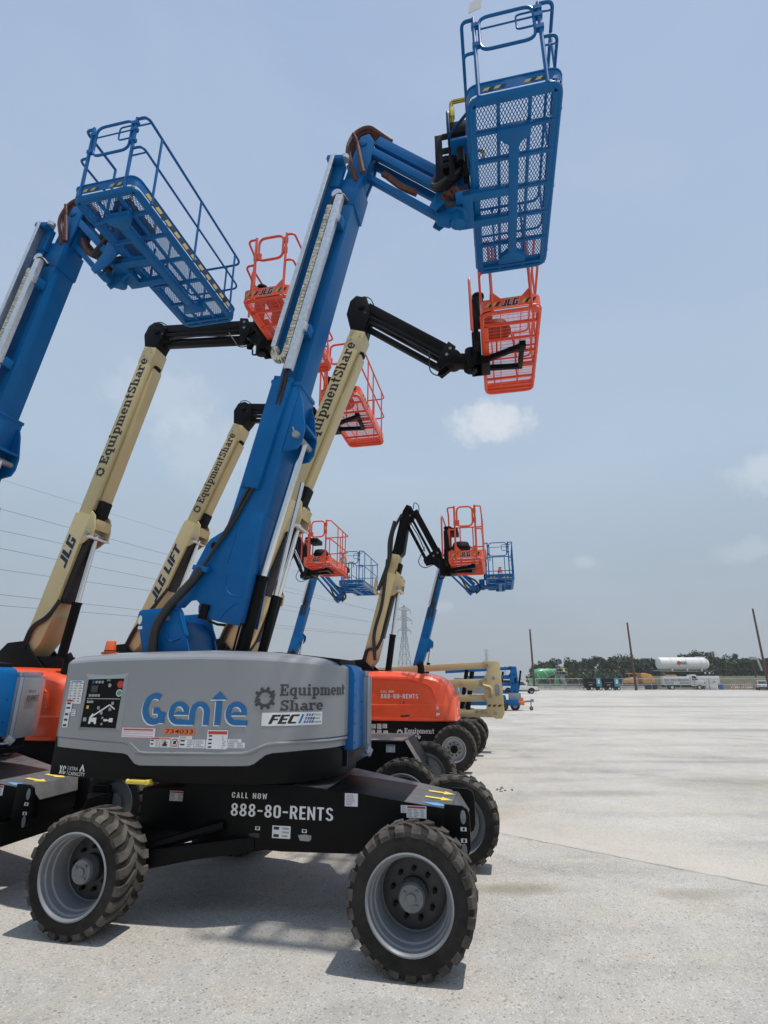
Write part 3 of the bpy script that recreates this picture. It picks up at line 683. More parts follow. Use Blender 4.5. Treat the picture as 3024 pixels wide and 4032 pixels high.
    c.cyl((s0-.02,tc-.55,z+.95),(s0-.02,tc-.55,z+1.0),.11,n=14); c.lathe([(.001,z+.66),(.20,z+.66),(.26,z+.52),(.24,z+.46),(.001,z+.44)],(s0+.28,tc-.1,0),(0,0,1),18)
    c.box((s0-.13,tc-.62,z+.0),(s0-.05,tc-.3,z+.9))
    c.build('control_box','black_matt',pf,bevel=.008)
    a=MB(); zc=z-.06
    a.box((s0-.22,tc-.20,zc-.12),(s0+.12,tc+.22,zc+.05))
    a.bar((s0+.1,tc-.14,zc),(s1-.28,tc-.42,zc),.075,.09); a.bar((s0+.1,tc+.16,zc),(s1-.32,tc+.22,zc),.075,.09)
    a.bar((s1-.28,tc-.47,zc+.001),(s1-.30,tc+.26,zc+.001),.08,.088); a.box((s1-.33,tc-.5,zc-.05),(s1-.22,tc-.34,zc+.055))
    a.build('support_arm','black_paint',pf,bevel=.005)
    return pf
def frame(pA,d):
    """matrix: u along the boom, v across it (towards its upper side), t sideways"""
    d=Vector((d[0],0,d[1])).normalized()
    return Matrix(((d.x,-d.z,0,pA[0]),(0,0,1,0),(d.z,d.x,0,pA[1]),(0,0,0,1)))
def uvof(pA,d):
    d=Vector(d).normalized()
    return lambda s,z:((s-pA[0])*d.x+(z-pA[1])*d.y, -(s-pA[0])*d.y+(z-pA[1])*d.x)
REF=uvof((-.9,3.4),(1.31,5.7))     # boom frame in which the blue boom's plates were measured
# ---------------------------------------------------------------- blue telescopic lift with grey hood
def blue_lift(label,loc,group,pA,pB,jib,plat,hood_text=True,full=True,paper=False,visit=False,tsh=0):
    root=thing('boom_lift',label,'boom lift',(loc[0],loc[1],0),R(-12.1),group)
    for s,t,sd,r_ in ((-1.50,-1.24,-1,.462),(1.31,-1.26,-1,.475),(1.45,1.05,1,.475),(-1.2,1.05,1,.475)):
        wheel(root,s,t,sd,r=r_,wd=.375,rr=.305)
    # chassis
    ch=MB(); ch.cur=0
    ch.prism([(-.62,.56),(.02,.535),(.70,.555),(1.25,.60),(1.56,.70),(1.56,.93),(.75,1.03),(.12,1.075),(-1.0,1.06),(-1.0,.74)],-.70,.10)
    ch.prism([(-1.56,.60),(-.9,.60),(-.9,1.0),(-1.56,.96)],-.52,.30)
    ch.cyl((-.55,-.15,.50),(-.55,-.15,1.1),.55,n=28)
    for s in (-1.45,1.32): ch.box((s-.13,-1.02,.40),(s+.13,.9,.62)); ch.box((s-.10,-1.09,.34),(s+.10,-.98,.70)); ch.box((s-.10,.80,.34),(s+.10,.9,.70))
    ch.tube([(-1.2,-.95,.55),(-.55,-.7,.72)],.05,8); ch.tube([(-1.15,-.9,.42),(-.5,-.55,.5)],.035,8); ch.bar((-1.15,-.98,.50),(-.25,-.66,.58),.10,.12)
    # end ears with rounded outline
    def ear(t):
        o=[(1.50,.62),(1.60,.585)]+[(1.63+.085*math.cos(R(a)),.66+.085*math.sin(R(a))) for a in (-80,-40,0)]+[(1.64+.075*math.cos(R(a)),.895+.075*math.sin(R(a))) for a in (0,40,80)]+[(1.50,.975)]
        ch.prism(o,t,t+.028)
    ear(-.703); ear(.075)
    ch.prism([(1.56,.905),(1.66,.80),(1.66,.64),(1.56,.64)],-.55,-.02)
    ch.cur=1
    ch.hexa([(.12,-.695,1.078),(1.555,-.695,.934),(1.555,.095,.934),(.12,.62,1.078),(.12,-.695,1.084),(1.555,-.695,.940),(1.555,.095,.940),(.12,.62,1.084)])
    ch.hexa([(1.557,-.6,.936),(1.665,-.55,.80),(1.665,-.02,.80),(1.557,.09,.936),(1.557,-.6,.942),(1.67,-.55,.806),(1.67,-.02,.806),(1.557,.09,.942)])
    cho=ch.build('chassis',['black_paint','slate_top'],root,bevel=.006)
    fc=lambda a,b,o:(a,-.70-o,b)
    d=MB()
    for (x0,y0,x1,y1,hd,ln,co,sd) in ((.61,.925,.73,1.03,None,7,1,3),(1.12,.895,1.19,.955,None,4,1,4),(1.17,.86,1.345,.955,2,6,3,5),(-.068,.64,.107,.74,None,3,2,6)):
        sticker(d,fc,x0,y0,x1,y1,hd,ln,co,off=.004+.001*(sd%2),seed=sd,pic=(sd==6))
    for (x,y) in ((1.635,.780),(1.635,.695)): 
        d.mark(); d.cur=0; d.poly([fc(x,y,.008),fc(x+.05,y,.008),fc(x+.05,y+.03,.008),fc(x,y+.03,.008)])
        d.cur=3; d.poly([fc(x+.017,y+.004,.009),fc(x+.035,y+.004,.009),fc(x+.035,y+.025,.009),fc(x+.017,y+.025,.009)])
    for x in (-.235,.216):
        d.mark(); d.cur=0; d.poly([fc(x,.695,.004),fc(x+.045,.695,.004),fc(x+.045,.724,.004),fc(x,.724,.004)])
        d.cur=3; d.poly([fc(x+.012,.70,.005),fc(x+.033,.70,.005),fc(x+.038,.72,.005),fc(x+.007,.72,.005)])
    d.mark(); d.cur=9; 
    d.poly([fc(.18,.675,.004),fc(.25,.683,.004),fc(.305,.678,.004),fc(.305,.645,.004),fc(.285,.63,.004),fc(.20,.632,.004)])
    for (zc,) in ((.885,),(.635,)): d.mark(); d.poly([fc(1.66+.024*math.cos(R(a)),zc+.055*math.sin(R(a))*(1 if zc>.8 else 1),.0285 if False else .005) for a in range(0,360,30)])
    d.mark(); d.cur=3
    d.poly([fc(-.30,.66,.004),fc(-.24,.672,.004),fc(-.19,.668,.004),fc(-.19,.635,.004),fc(-.28,.632,.004)])
    fl=lambda a,b,o:(a,-.52-o,b)
    sticker(d,fl,-1.25,.86,-1.08,.95,2,5,2,seed=9); sticker(d,fl,-1.08,.87,-1.03,.95,None,3,1,seed=8)
    d.build('decal',DEC,cho,smooth=False,fix=False)
    l=MB()
    p,W=cond_text('CALL NOW',.22); put(l,p,fc,-.49,.950,.047,.352,W,.004,.00012); l.mark()
    p,W=cond_text('888-80-RENTS'); put(l,p,fc,-.49,.800,.106,.995,W,.004,.00012)
    l.build('lettering','decal_white',cho,smooth=False,fix=False)
    ar=MB(); tz=lambda s:.940-.1003*(s-1.555)
    def arrow(t,m,kind):
        ar.mark(); ar.cur=m; f=lambda a,b:(a,t+b,tz(a)+.005)
        if kind: ar.poly([f(1.29,-.03),f(1.44,-.03),f(1.44,-.075),f(1.545,0),f(1.44,.075),f(1.44,.03),f(1.29,.03)])
        else: ar.poly([f(1.29,-.02),f(1.42,-.07),f(1.545,-.02),f(1.42,.035)])
    arrow(-.60,1,0); arrow(-.37,0,1); arrow(-.10,0,1)
    ar.mark(); ar.cur=2; f=lambda a,b:(a,b,tz(a)+.004); ar.poly([f(.86,-.02),f(.94,-.03),f(.98,.03),f(.90,.04)])
    ar.build('arrow_decal',['yellow','decal_sky','decal_black'],cho,smooth=False,fix=False)
    # turntable: plan outline nearly straight on the left, sweeping round to the tail plate on the right
    OUT=[(-2.42+.04*i,-.92-.13*(1-((-1.37+.04*i)/1.25)**2)) for i in range(48)]+[(-.5+math.sin(R(3*i)),-.25-.775*math.cos(R(3*i))) for i in range(31)]
    ARC=[0.0]
    for p_,q_ in zip(OUT,OUT[1:]): ARC.append(ARC[-1]+math.hypot(q_[0]-p_[0],q_[1]-p_[1]))
    k0=min(range(len(OUT)),key=lambda i:abs(OUT[i][0]+.8)); sh0=OUT[k0][0]-ARC[k0]; ARC=[a+sh0 for a in ARC]
    def skin(a,inset=0.0):
        j=0
        while j<len(ARC)-2 and ARC[j+1]<a: j+=1
        (x0,y0),(x1,y1)=OUT[j],OUT[j+1]; u=(a-ARC[j])/(ARC[j+1]-ARC[j]); l=math.hypot(x1-x0,y1-y0)
        return (x0+(x1-x0)*u-(y1-y0)/l*inset, y0+(y1-y0)*u+(x1-x0)/l*inset)
    near=[skin(a,.035) for a in [ARC[0]+.03]+[ARC[0]+.09+.06*i for i in range(int((ARC[-1]-ARC[0]-.09)/.06))]+[ARC[-1]]]
    tt=MB(); tt.cur=0
    tt.prism(near+[(s,-.10-t_) for s,t_ in near[::-1]],1.11,1.46,'z')
    tt.box((-2.1,-.60,1.40),(-.15,.35,1.75))
    tto=tt.build('turntable','black_paint',root,bevel=.012)
    def omap(a):
        return a-.025-(max(0,-1.3-a)*.11)-.018*min(1,max(0,(a+.6)/.6))
    lt=MB(); fk=lambda a,b,o:(*skin(omap(a)-.02,.035-o),b-.008)
    p,W=cond_text('XC',.14); p2_=[[(0,1),(.16,1),(.48,0),(.32,0)],[(.32,1),(.48,1),(.16,0),(0,0)]]; put(lt,p2_,fk,-2.125,1.135,.075,.038,.48,.005,.0002); p,W=cond_text('C'); put(lt,p,fk,-2.08,1.135,.075,.036,W,.005,.0002)
    lt.poly([fk(-2.022,1.132,.005),fk(-2.018,1.132,.005),fk(-2.018,1.212,.005),fk(-2.022,1.212,.005)])
    p,W,_=plain('XTRA',.006); put(lt,p,fk,-2.005,1.175,.032,.105,W,.005,0)
    p,W,_=plain('CAPACITY',.006); put(lt,p,fk,-2.005,1.130,.034,.195,W,.005,0)
    lt.mark(); lt.poly([fk(-1.88,1.175,.005),fk(-1.85,1.237,.005),fk(-1.82,1.175,.005),fk(-1.834,1.168,.005),fk(-1.85,1.205,.005),fk(-1.866,1.168,.005)])
    lt.build('lettering','decal_white',tto,smooth=False,fix=False)
    y=MB(); y.box((-1.355,-1.075,1.095),(-1.15,-1.0,1.128)); y.cyl((-1.355,-1.045,1.112),(-1.38,-1.045,1.112),.022,n=10); y.box((-1.17,-1.08,1.092),(-1.14,-1.0,1.134)); y.build('lock_lever','yellow',tto,bevel=.008)
    # near hood: lofted skin with a stepped lower edge and a rounded shoulder
    zb=[(-2.4,1.36),(-1.488,1.332),(-1.43,1.318),(-1.345,1.248),(-1.29,1.235),(-.215,1.255),(-.165,1.27),(-.065,1.342),(0,1.358),(.314,1.372),(1,1.371)]
    def interp(tab,s):
        for (a,b),(c,e) in zip(tab,tab[1:]):
            if s<=c: return b+(e-b)*max(0,(s-a))/(c-a)
        return tab[-1][1]
    ztab=[(-2.4,2.165),(-1.9,2.19),(-.728,2.202),(-.117,2.185),(.278,2.16),(.699,2.128),(1,2.11)]
    a0=ARC[0]; ss=sorted(set([a0+.03*i for i in range(int((ARC[-1]-a0)/.03))]+[a for a,_ in zb if a0<a<ARC[-1]]+[ARC[-1]]))
    rows=[]
    for a in ss:
        b=interp(zb,a); top=interp(ztab,a); cr=b+.105
        e=min(1,max(0,(a-a0)/.14)); ed=.11*(1-math.sqrt(max(0,1-(1-e)**2)))
        cl=min(.52,.2+.9*max(0,(ARC[-1]-a)))
        g_=lambda i_,z_:(*skin(a,i_+ed),z_)
        rows.append([g_(.05,b),g_(.022,b+.012),g_(.016,cr-.012),g_(0,cr+.004),g_(0,(cr+top)/2),g_(0,top-.008),g_(.010,top+.012),g_(.045,top+.040),g_(.095,top+.060),g_(.15,top+.074),g_(.19,top+.080),(*skin(a,cl),top+.085),(*skin(a,cl),b+.3)])
    hd=MB(); k=len(rows[0]); P=[p for r_ in rows for p in r_]; fs=[]
    for i in range(len(rows)-1):
        for j in range(k): fs.append((i*k+j,i*k+(j+1)%k,(i+1)*k+(j+1)%k,(i+1)*k+j))
    fs+=[list(range(k))[::-1],[(len(rows)-1)*k+j for j in range(k)]]
    hd.faces(P,fs)
    hdo=hd.build('hood','grey_paint',root,angle=22)
    # far hood, the mirror of the near one
    h2=MB(); far=[(s,-.10-t_) for s,t_ in near]
    h2.prism([(-2.15,.16)]+far+[(.44,.16)],1.36,2.10,'z'); h2.build('hood','grey_paint',root,bevel=.05)
    tl=MB(); tl.cur=0
    tl.prism([(.44,1.335),(.56,1.335),(.56,2.06),(.53,2.13),(.46,2.16),(.44,2.16)],-.262,.14)
    for zz in (1.40,1.58,1.70,1.86,2.0): tl.cyl((.56,-.22,zz),(.568,-.22,zz),.012,n=8)
    for zz in (1.52,1.78): tl.cyl((.56,.05,zz),(.568,.05,zz),.012,n=8)
    tl.cur=1
    tl.prism([(.44,.14),(.60,.14),(.63,.175),(.62,.26),(.55,.52),(.36,.82),(.20,.70)],1.30,2.04,'z')
    tl.prism([(.44,.15),(.57,.15),(.60,.185),(.585,.26),(.52,.50),(.34,.77),(.20,.65)],2.04,2.10,'z')
    tl.cur=2; tl.box((.30,-.25,1.18),(.50,.5,1.335))
    tl.cur=3; tl.box((.56,.02,1.245),(.64,.14,1.262)); tl.bar((.61,.12,1.25),(.63,.17,1.32),.03,.10)
    tlo=tl.build('tail_plate',['blue_paint','grey_paint','black_paint','steel_grey'],root,bevel=.01)
    fn2=lambda a,b,o:(*skin(a,-o),b)
    fh=lambda a,b,o:(*skin(omap(a),-o),b-.004)
    if visit:
        l=MB(); fv=lambda a,b,o:(.62-.26*a+o*.96,.262+.965*a+o*.26,b)
        p,W,_=plain('VISIT US AT',.02); put(l,p,fv,.01,1.845,.034,.17,W,.022,0); l.mark()
        p,W,_=plain('EQUIPMENT',.03); put(l,p,fv,.0,1.735,.08,.265,W,.022,0)
        l.build('lettering','decal_dark',tlo,smooth=False,fix=False)
    # ground control panel, recessed frame
    cp=MB(); cp.cur=0
    fr=[(-1.965,1.535),(-1.475,1.535),(-1.475,2.07),(-1.965,2.07)]; inn=[(-1.93,1.565),(-1.525,1.565),(-1.51,2.02),(-1.915,2.012)]
    for i in range(4):
        a,b,c,e=fr[i],fr[(i+1)%4],inn[(i+1)%4],inn[i]; cp.poly([fh(a[0],a[1],.001),fh(b[0],b[1],.001),fh(c[0],c[1],.014),fh(e[0],e[1],.014)])
    for i in range(4):
        a,b=inn[i],inn[(i+1)%4]; cp.poly([fh(a[0],a[1],.014),fh(b[0],b[1],.014),fh(b[0],b[1],.006),fh(a[0],a[1],.006)])
    cp.cur=1; cp.poly([fh(a,b,.006) for a,b in inn])
    q=lambda m,x0,y0,x1,y1,o=.009:(setattr(cp,'cur',m),cp.poly([fh(x0,y0,o),fh(x1,y0,o),fh(x1,y1,o),fh(x0,y1,o)]))
    def disc(m,x,yy,r_,o=.0095): cp.cur=m; cp.poly([fh(x+r_*math.cos(R(a)),yy+r_*math.sin(R(a)),o) for a in range(0,360,30)])
    q(2,-1.87,1.89,-1.79,1.955); q(5,-1.865,1.972,-1.845,2.0)
    for i in range(3): q(4,-1.83+i*.035,1.975,-1.805+i*.035,1.998)
    disc(3,-1.545,1.965,.034,.010); disc(6,-1.545,1.885,.034); disc(7,-1.545,1.885,.026,.0102); disc(4,-1.66,1.955,.018); q(7,-1.70,1.995,-1.66,2.012)
    for i in range(4): q(4,-1.885+i*.034,1.848,-1.858+i*.034,1.872)
    q(6,-1.90,1.828,-1.53,1.832)
    q(6,-1.84,1.615,-1.755,1.655); disc(6,-1.83,1.61,.014,.0098); disc(6,-1.765,1.61,.014,.0098)
    def line(m,x0,y0,x1,y1,w_,o=.0092):
        d_=Vector((x1-x0,y1-y0)).normalized(); nx,ny=-d_.y*w_/2,d_.x*w_/2; cp.cur=m
        cp.poly([fh(x0+nx,y0+ny,o),fh(x0-nx,y0-ny,o),fh(x1-nx,y1-ny,o),fh(x1+nx,y1+ny,o)])
    line(6,-1.83,1.655,-1.63,1.775,.014); line(6,-1.63,1.775,-1.57,1.735,.012); line(6,-1.83,1.65,-1.80,1.69,.02,.0094)
    for (x,yy) in ((-1.75,1.745),(-1.71,1.70),(-1.60,1.79),(-1.62,1.735)): q(4,x-.014,yy-.014,x+.014,yy+.014,.0098)
    q(6,-1.675,1.625,-1.635,1.645); q(6,-1.615,1.618,-1.575,1.655); line(6,-1.64,1.635,-1.60,1.635,.012,.0095); q(4,-1.91,1.62,-1.87,1.655); q(8,-1.89,1.735,-1.865,1.765)
    q(4,-1.70,1.59,-1.68,1.61); q(4,-1.70,1.645,-1.68,1.665)
    po,W=logo_letters(); cp.cur=6; put(cp,po,fh,-1.895,1.79,.028,.075,W,.0095,.00005)
    cp.build('control_panel',['grey_paint','black_paint','screen','decal_red','decal_grey','decal_blue','decal_white','mixer_green','yellow'],hdo,smooth=False,fix=False)
    g=MB()
    for m,dx,dy,o in ((1,-.010,-.010,.003),(0,0,0,.0055)):
        g.cur=m; po,W=logo_letters(); put(g,po,fh,-1.285+dx,1.615+dy,.285,1.08,W,o,.00012)
    g.mark(); g.cur=2
    po,W=slab_text('Equipment'); put(g,po,fn2,.035,1.860,.103,.745,W,.005,.0001)
    po,W=slab_text('Share'); put(g,po,fn2,.045,1.728,.095,.425,W,.005,.0001)
    g.mark(); po=gear_logo(); put(g,po,fn2,-.205,1.737,.205,.215,1.0,.005,.0001)
    g.build('lettering',['decal_blue','decal_white','decal_dark'],hdo,smooth=False,fix=False)
    d=MB()
    def q(m,x0,y0,x1,y1,o=.004):
        d.cur=m; nn=max(1,int((x1-x0)/.04))
        for i in range(nn):
            xa,xb=x0+(x1-x0)*i/nn,x0+(x1-x0)*(i+1)/nn; d.poly([fh(xa,y0,o),fh(xb,y0,o),fh(xb,y1,o),fh(xa,y1,o)])
    q(0,-.075,1.604,.505,1.718)
    po,W=block_text('FEC',.3); d.cur=3; put(d,po,fh,-.015,1.620,.080,.29,W,.005,.0001)
    d.cur=7
    for i in range(5):
        for j in range(3 if i else 1):
            x=.285+i*.026+j*.012; y0=1.622+j*.03
            if i==0: d.poly([fh(.262,1.622,.005),fh(.282,1.622,.005),fh(.318,1.70,.005),fh(.298,1.70,.005)])
            elif i<=4-j+1: d.poly([fh(x,y0,.005),fh(x+.016,y0,.005),fh(x+.024,y0+.022,.005),fh(x+.008,y0+.022,.005)])
    for i,(tx,xx) in enumerate((('First',.42),('Equipment',.365),('Company',.38))):
        p,W,_=plain(tx); d.cur=3; put(d,p,fh,xx,1.685-i*.031,.020,.115 if i else .065,W,.005,0)
    d.mark(); q(5,-1.025,1.528,-.715,1.576); d.cur=3
    p,W,_=plain('734033',.01); put(d,p,fh,-1.01,1.534,.036,.28,W,.005,0)
    d.mark(); q(4,-1.468,1.487,-1.112,1.578); q(0,-1.462,1.493,-1.118,1.572,.0048); q(2,-1.45,1.552,-1.14,1.566,.0055)
    for i in range(3): q(4,-1.455,1.540-.02*i,-1.135,1.546-.02*i,.0055)
    x=-1.158
    for i,w_ in enumerate((.105,.11,.085,.15,.11,.125)):
        sticker(d,fh,x,1.412,x+w_-.006,1.50 if i in (0,1,2) else 1.485,2 if i in (0,) else (5 if i==1 else None),4,2 if i in (0,3) else 1,seed=20+i,pic=i in (0,3)); x+=w_
    d.mark(); d.cur=3; d.poly([fh(-1.03,1.425,.006),fh(-.975,1.425,.006),fh(-1.002,1.47,.006)])
    d.mark()
    for r_,m in ((.034,2),(.027,0)): d.cur=m; d.poly([fh(-.905+r_*math.cos(R(a)),1.455+r_*math.sin(R(a)),.006 if m==2 else .0066) for a in range(0,360,24)])
    d.cur=3; d.poly([fh(-.92,1.44,.0072),fh(-.89,1.44,.0072),fh(-.885,1.472,.0072),fh(-.915,1.472,.0072)])
    sticker(d,fh,-.865,1.488,-.735,1.518,5,1,1,seed=31)
    sticker(d,fh,-.588,1.408,-.383,1.567,2,7,2,seed=32,pic=True,off=.0055); sticker(d,fh,-.383,1.418,-.215,1.465,None,3,2,seed=33); sticker(d,fh,-.378,1.467,-.25,1.494,None,2,1,seed=34)
    sticker(d,fh,-2.15,1.78,-1.975,2.00,None,8,3,seed=35); q(7,-2.13,1.985,-2.0,1.993,.0055)
    sticker(d,fh,-2.155,1.70,-2.075,1.825,2,4,1,seed=36,off=.0055,pic=True); sticker(d,fh,-2.16,1.555,-2.09,1.70,None,5,1,seed=37,off=.005,pic=True); sticker(d,fh,-2.07,1.665,-2.02,1.725,None,3,1,seed=38)
    d.build('decal',DEC,hdo,smooth=False,fix=False)
    # pressed swage line under the decals
    sw=MB(); pl0=[(-1.40,1.452),(-1.36,1.43),(-1.289,1.378),(-1.22,1.372),(-.28,1.386),(-.22,1.395),(-.06,1.458),(.02,1.468),(.86,1.466)]; pl=[]
    for (xa,ya),(xb,yb) in zip(pl0,pl0[1:]):
        nn=max(1,int((xb-xa)/.04)); pl+=[(xa+(xb-xa)*i/nn,ya+(yb-ya)*i/nn) for i in range(nn)]
    pl.append(pl0[-1]); fh=fn2
    for w0,w1 in zip(pl,pl[1:]):
        a,b=w0,w1
        sw.faces([fh(a[0],a[1],.0005),fh(b[0],b[1],.0005),fh(b[0],b[1]-.016,.009),fh(a[0],a[1]-.016,.009),fh(a[0],a[1]-.03,.0005),fh(b[0],b[1]-.03,.0005)],[(0,1,2,3),(3,2,5,4)])
    sw.build('swage','grey_paint',hdo)
    # deck: black engine grille slope, exhaust
    dk=MB(); dk.cur=0; dk.prism([(-1.55,2.28),(-.2,2.28),(.46,2.205),(.46,2.12),(-1.55,2.15)],-.45,.14)
    dk.build('deck','black_matt',root,bevel=.01)
    bc=MB(); bc.cur=1; bc.cyl((-2.02,-.72,2.265),(-2.02,-.72,2.285),.085,n=18); bc.cyl((-2.02,-.72,2.285),(-2.02,-.72,2.31),.062,.058,n=18)
    bc.cur=0; bc.cyl((-2.02,-.72,2.305),(-2.02,-.72,2.40),.058,.049,n=18)
    bc.build('beacon',['amber','black_paint'],root,bevel=.006)
    # riser: two hinge plates and the hollow between
    rs=MB(); rp=[(-1.853,2.18),(-2.012,2.69),(-2.0,2.755),(-1.97,2.775),(-1.53,2.80),(-1.48,2.785),(-1.44,2.73),(-1.40,2.60),(-1.345,2.475),(-1.365,2.46),(-1.27,2.18)]
    rs.prism(rp,-.36,-.33); rs.prism([(s-.02,z) for s,z in rp],.30,.33)
    rs.prism([(-1.85,2.2),(-1.86,2.6),(-1.55,2.66),(-1.42,2.5),(-1.36,2.2)],-.33,.30)
    rs.tube([(-1.56,-.37,2.78),(-1.49,-.365,2.77),(-1.46,-.365,2.70),(-1.37,-.362,2.48)],.012,6)
    rs.tube([(-1.60,-.366,2.50),(-1.58,-.366,2.43),(-1.53,-.366,2.41),(-1.46,-.366,2.44),(-1.43,-.366,2.45)],.010,6)
    rso=rs.build('riser','blue_paint',root,bevel=.006)
    hh=MB(); hh.cur=0; hh.prism([(-1.972+.026*math.cos(R(a)),2.66+.052*math.sin(R(a))) for a in range(0,360,30)],-.364,-.362); hh.box((-1.985,-.365,2.555),(-1.93,-.362,2.59))
    hh.cur=1; hh.cyl((-1.615,-.40,2.67),(-1.615,-.36,2.67),.03,n=12); hh.build('decal',['decal_white','steel_grey'],rso,smooth=False)
    # main boom
    d=(pB[0]-pA[0],pB[1]-pA[1]); B=frame(pA,d); D=Vector(d).normalized()
    L=math.hypot(*d)
    if True:
        b=MB(B); uv=REF
        base=[uv(*q) for q in ((-1.60,2.80),(-1.605,2.885),(-1.283,3.57),(-1.25,3.61),(-1.068,3.715))]
        u1=2.28
        base+=[(uv(-1.0,4.0)[0],.215),(1.0,.215),(1.0,-.19),(uv(-.62,3.7)[0],-.19)]+[uv(*q) for q in ((-.70,3.2),(-.79,2.58),(-.90,2.60),(-1.06,2.635),(-1.15,2.66),(-1.21,2.72),(-1.27,2.80),(-1.35,2.885),(-1.42,2.88),(-1.5,2.80))]
        b.prism(base,-.25,-.225,'z'); b.prism(base,.225,.25,'z')
        wedge=[uv(*q) for q in ((-1.45,2.95),(-1.25,3.5),(-1.05,3.66))]+[(.9,.205),(.9,-.18)]+[uv(*q) for q in ((-.66,3.6),(-.72,3.1),(-.81,2.62),(-.95,2.66),(-1.2,2.82))]
        b.prism(wedge,-.225,.225,'z')
        b.box((.55,-.19,-.252),(u1,.215,.252)); b.box((u1-.03,-.20,-.262),(u1+.02,.225,.262))
        hx,hv=uv(-1.195,3.527)
        bo=b.build('boom','blue_paint',root,bevel=.008)
        x=MB(B); x.cyl((hx,hv,-.2515),(hx,hv,-.254),.042,n=16); x.build('pin_hole','black_matt',bo)
        wl=MB(B)
        wl.mark(); wl.tube([(uv(*q)[0],uv(*q)[1],-.252) for q in ((-1.005,3.15),(-1.0,3.05),(-.97,2.97),(-.92,2.93),(-.86,2.915),(-.80,2.91))],.010,6)
        wl.mark(); wl.tube([(uv(*q)[0],uv(*q)[1],-.252) for q in ((-.97,3.70),(-.93,3.86),(-.90,3.86),(-.93,3.6),(-1.0,3.3))],.006,6)
        wl.mark(); wl.tube([(uv(*q)[0],uv(*q)[1],-.252) for q in ((-1.04,2.655),(-.95,2.76),(-.86,2.83),(-.80,2.83))],.008,6)
        wl.build('weld_seam','blue_paint',bo)
        # hose cover on the near side
        hc=MB(B); ua=.82; ub=u1+.05
        hc.hexa([(ua,-.06,-.25),(ub,-.09,-.25),(ub,.205,-.25),(ua,.20,-.25),(ua+.0,-.05,-.315),(ub,-.08,-.315),(ub,.17,-.315),(ua,.165,-.315)])
        for (u,v) in ((ua+.03,-.02),(ua+.03,.15),(ub-.04,-.05),(ub-.04,.14)): hc.cyl((u,v,-.315),(u,v,-.325),.016,n=8)
        hc.build('hose_cover','blue_paint',bo,bevel=.012)
        # cylinder bracket
        cb=MB(B); cu=uv(-.2,4.98)
        br=[(.95,-.185),(2.05,-.185),(2.0,-.30),(1.62,-.42),(1.48,-.42),(1.42,-.36),(1.40,-.185)]
        br=[(1.35,-.185),(2.2,-.185),(2.05,-.27),(1.70,-.40),(1.52,-.41),(1.42,-.37)]
        for t in (-.24,.20): cb.prism([(u,v) for u,v in br],t,t+.03) if False else cb.faces([(u,v,t) for u,v in br]+[(u,v,t+.035) for u,v in br],[list(range(6))[::-1],list(range(6,12))]+[(i,(i+1)%6,6+(i+1)%6,6+i) for i in range(6)])
        cb.box((1.72,-.40,-.205),(1.76,-.185,.20)); 
        cb.build('cylinder_bracket','blue_paint',bo,bevel=.008)
        pn=MB(B); pn.cyl((1.58,-.33,-.30),(1.58,-.33,.26),.045,n=14); pn.cyl((1.60,-.30,-.245),(1.68,-.25,-.262),.012,n=6); pn.build('pin','steel_grey',bo)
        # hydraulic hoses down the near side into the sleeve
        ho=MB()
        toP=lambda u,v,t: tuple(B@Vector((u,v,t)))
        for k in range(2):
            p0=toP(.84,.02+.05*k,-.285); p1=toP(.40,.13+.035*k,-.275); c0=toP(*uv(-1.30,3.24),-.30)
            ho.tube(fillet([p0,p1,(c0[0]+.01*k,c0[1],c0[2])],.2,5),.020,8)
        c0=toP(*uv(-1.30,3.24),-.30)
        sl=MB(); sl.tube(fillet([c0,toP(*uv(-1.36,3.12),-.32),(-1.60,-.42,2.78),(-1.71,-.45,2.55),(-1.72,-.42,2.22)],.35,8),.052,12)
        so_=sl.build('hose_sleeve','hose_black',root); ho.build('hose','hose_black',bo)
        cl=MB(B); u,v=uv(-1.30,3.24); cl.box((u-.03,v-.10,-.335),(u+.03,v+.10,-.25)); cl.build('hose_clamp','blue_paint',bo,bevel=.008)
        pb=MB(B); u,v=uv(-1.225,2.75); pb.box((u-.09,v-.045,-.29),(u+.08,v+.05,-.25)); pb.tube([tuple((*uv(*q),-.26)) for q in ((-1.22,2.70),(-1.15,2.64),(-1.05,2.60),(-.95,2.59))],.016,6); pb.build('cable_bracket','black_paint',bo,bevel=.02)
    # fly section with cable track
    f2=MB(B); ut=L+.08
    f2.box((u1-.3,-.155,-.19),(ut-.35,.165,.19)); f2.box((ut-.75,-.175,-.20),(ut-.30,.180,.205))
    fo=f2.build('fly_boom','blue_paint',root,bevel=.010)
    gr=MB(B); gl=u1+.42
    def chan(mb,u0,u1_,v0,v1,t0,t1,th=.006):
        mb.box((u0,v0,t0),(u1_,v1,t0+th)); mb.box((u0,v0,t0+th),(u1_,v0+th,t1)); mb.box((u0,v1-th,t0+th),(u1_,v1,t1))
    gr.box((gl,.235,-.395),(ut-.05,.30,-.388)); gr.box((gl,.294,-.388),(ut-.05,.30,-.22)); gr.mark(); chan(gr,u1+.12,ut-.78,-.075,.03,-.40,-.32)
    for u in (u1+.75,ut-1.15): gr.box((u-.05,-.11,-.41),(u+.05,-.07,-.34)); 
    tb=MB(B); tb.box((gl,.12,-.25),(ut-.05,.293,-.235)); tb.build('chain_tray','blue_paint',fo)
    gro=gr.build('guide_rail','galvanised',fo,bevel=.003)
    br=MB(B)
    for u in (u1+.75,ut-1.15): br.mark(); br.box((u-.07,-.13,-.34),(u+.07,-.02,-.20))
    br.mark(); br.box((ut-.12,.12,-.38),(ut-.05,.36,-.25)); br.mark(); br.box((ut-.5,.10,-.27),(ut-.1,.26,-.20)); br.build('rail_bracket','blue_paint',fo,bevel=.006)
    hch=MB()
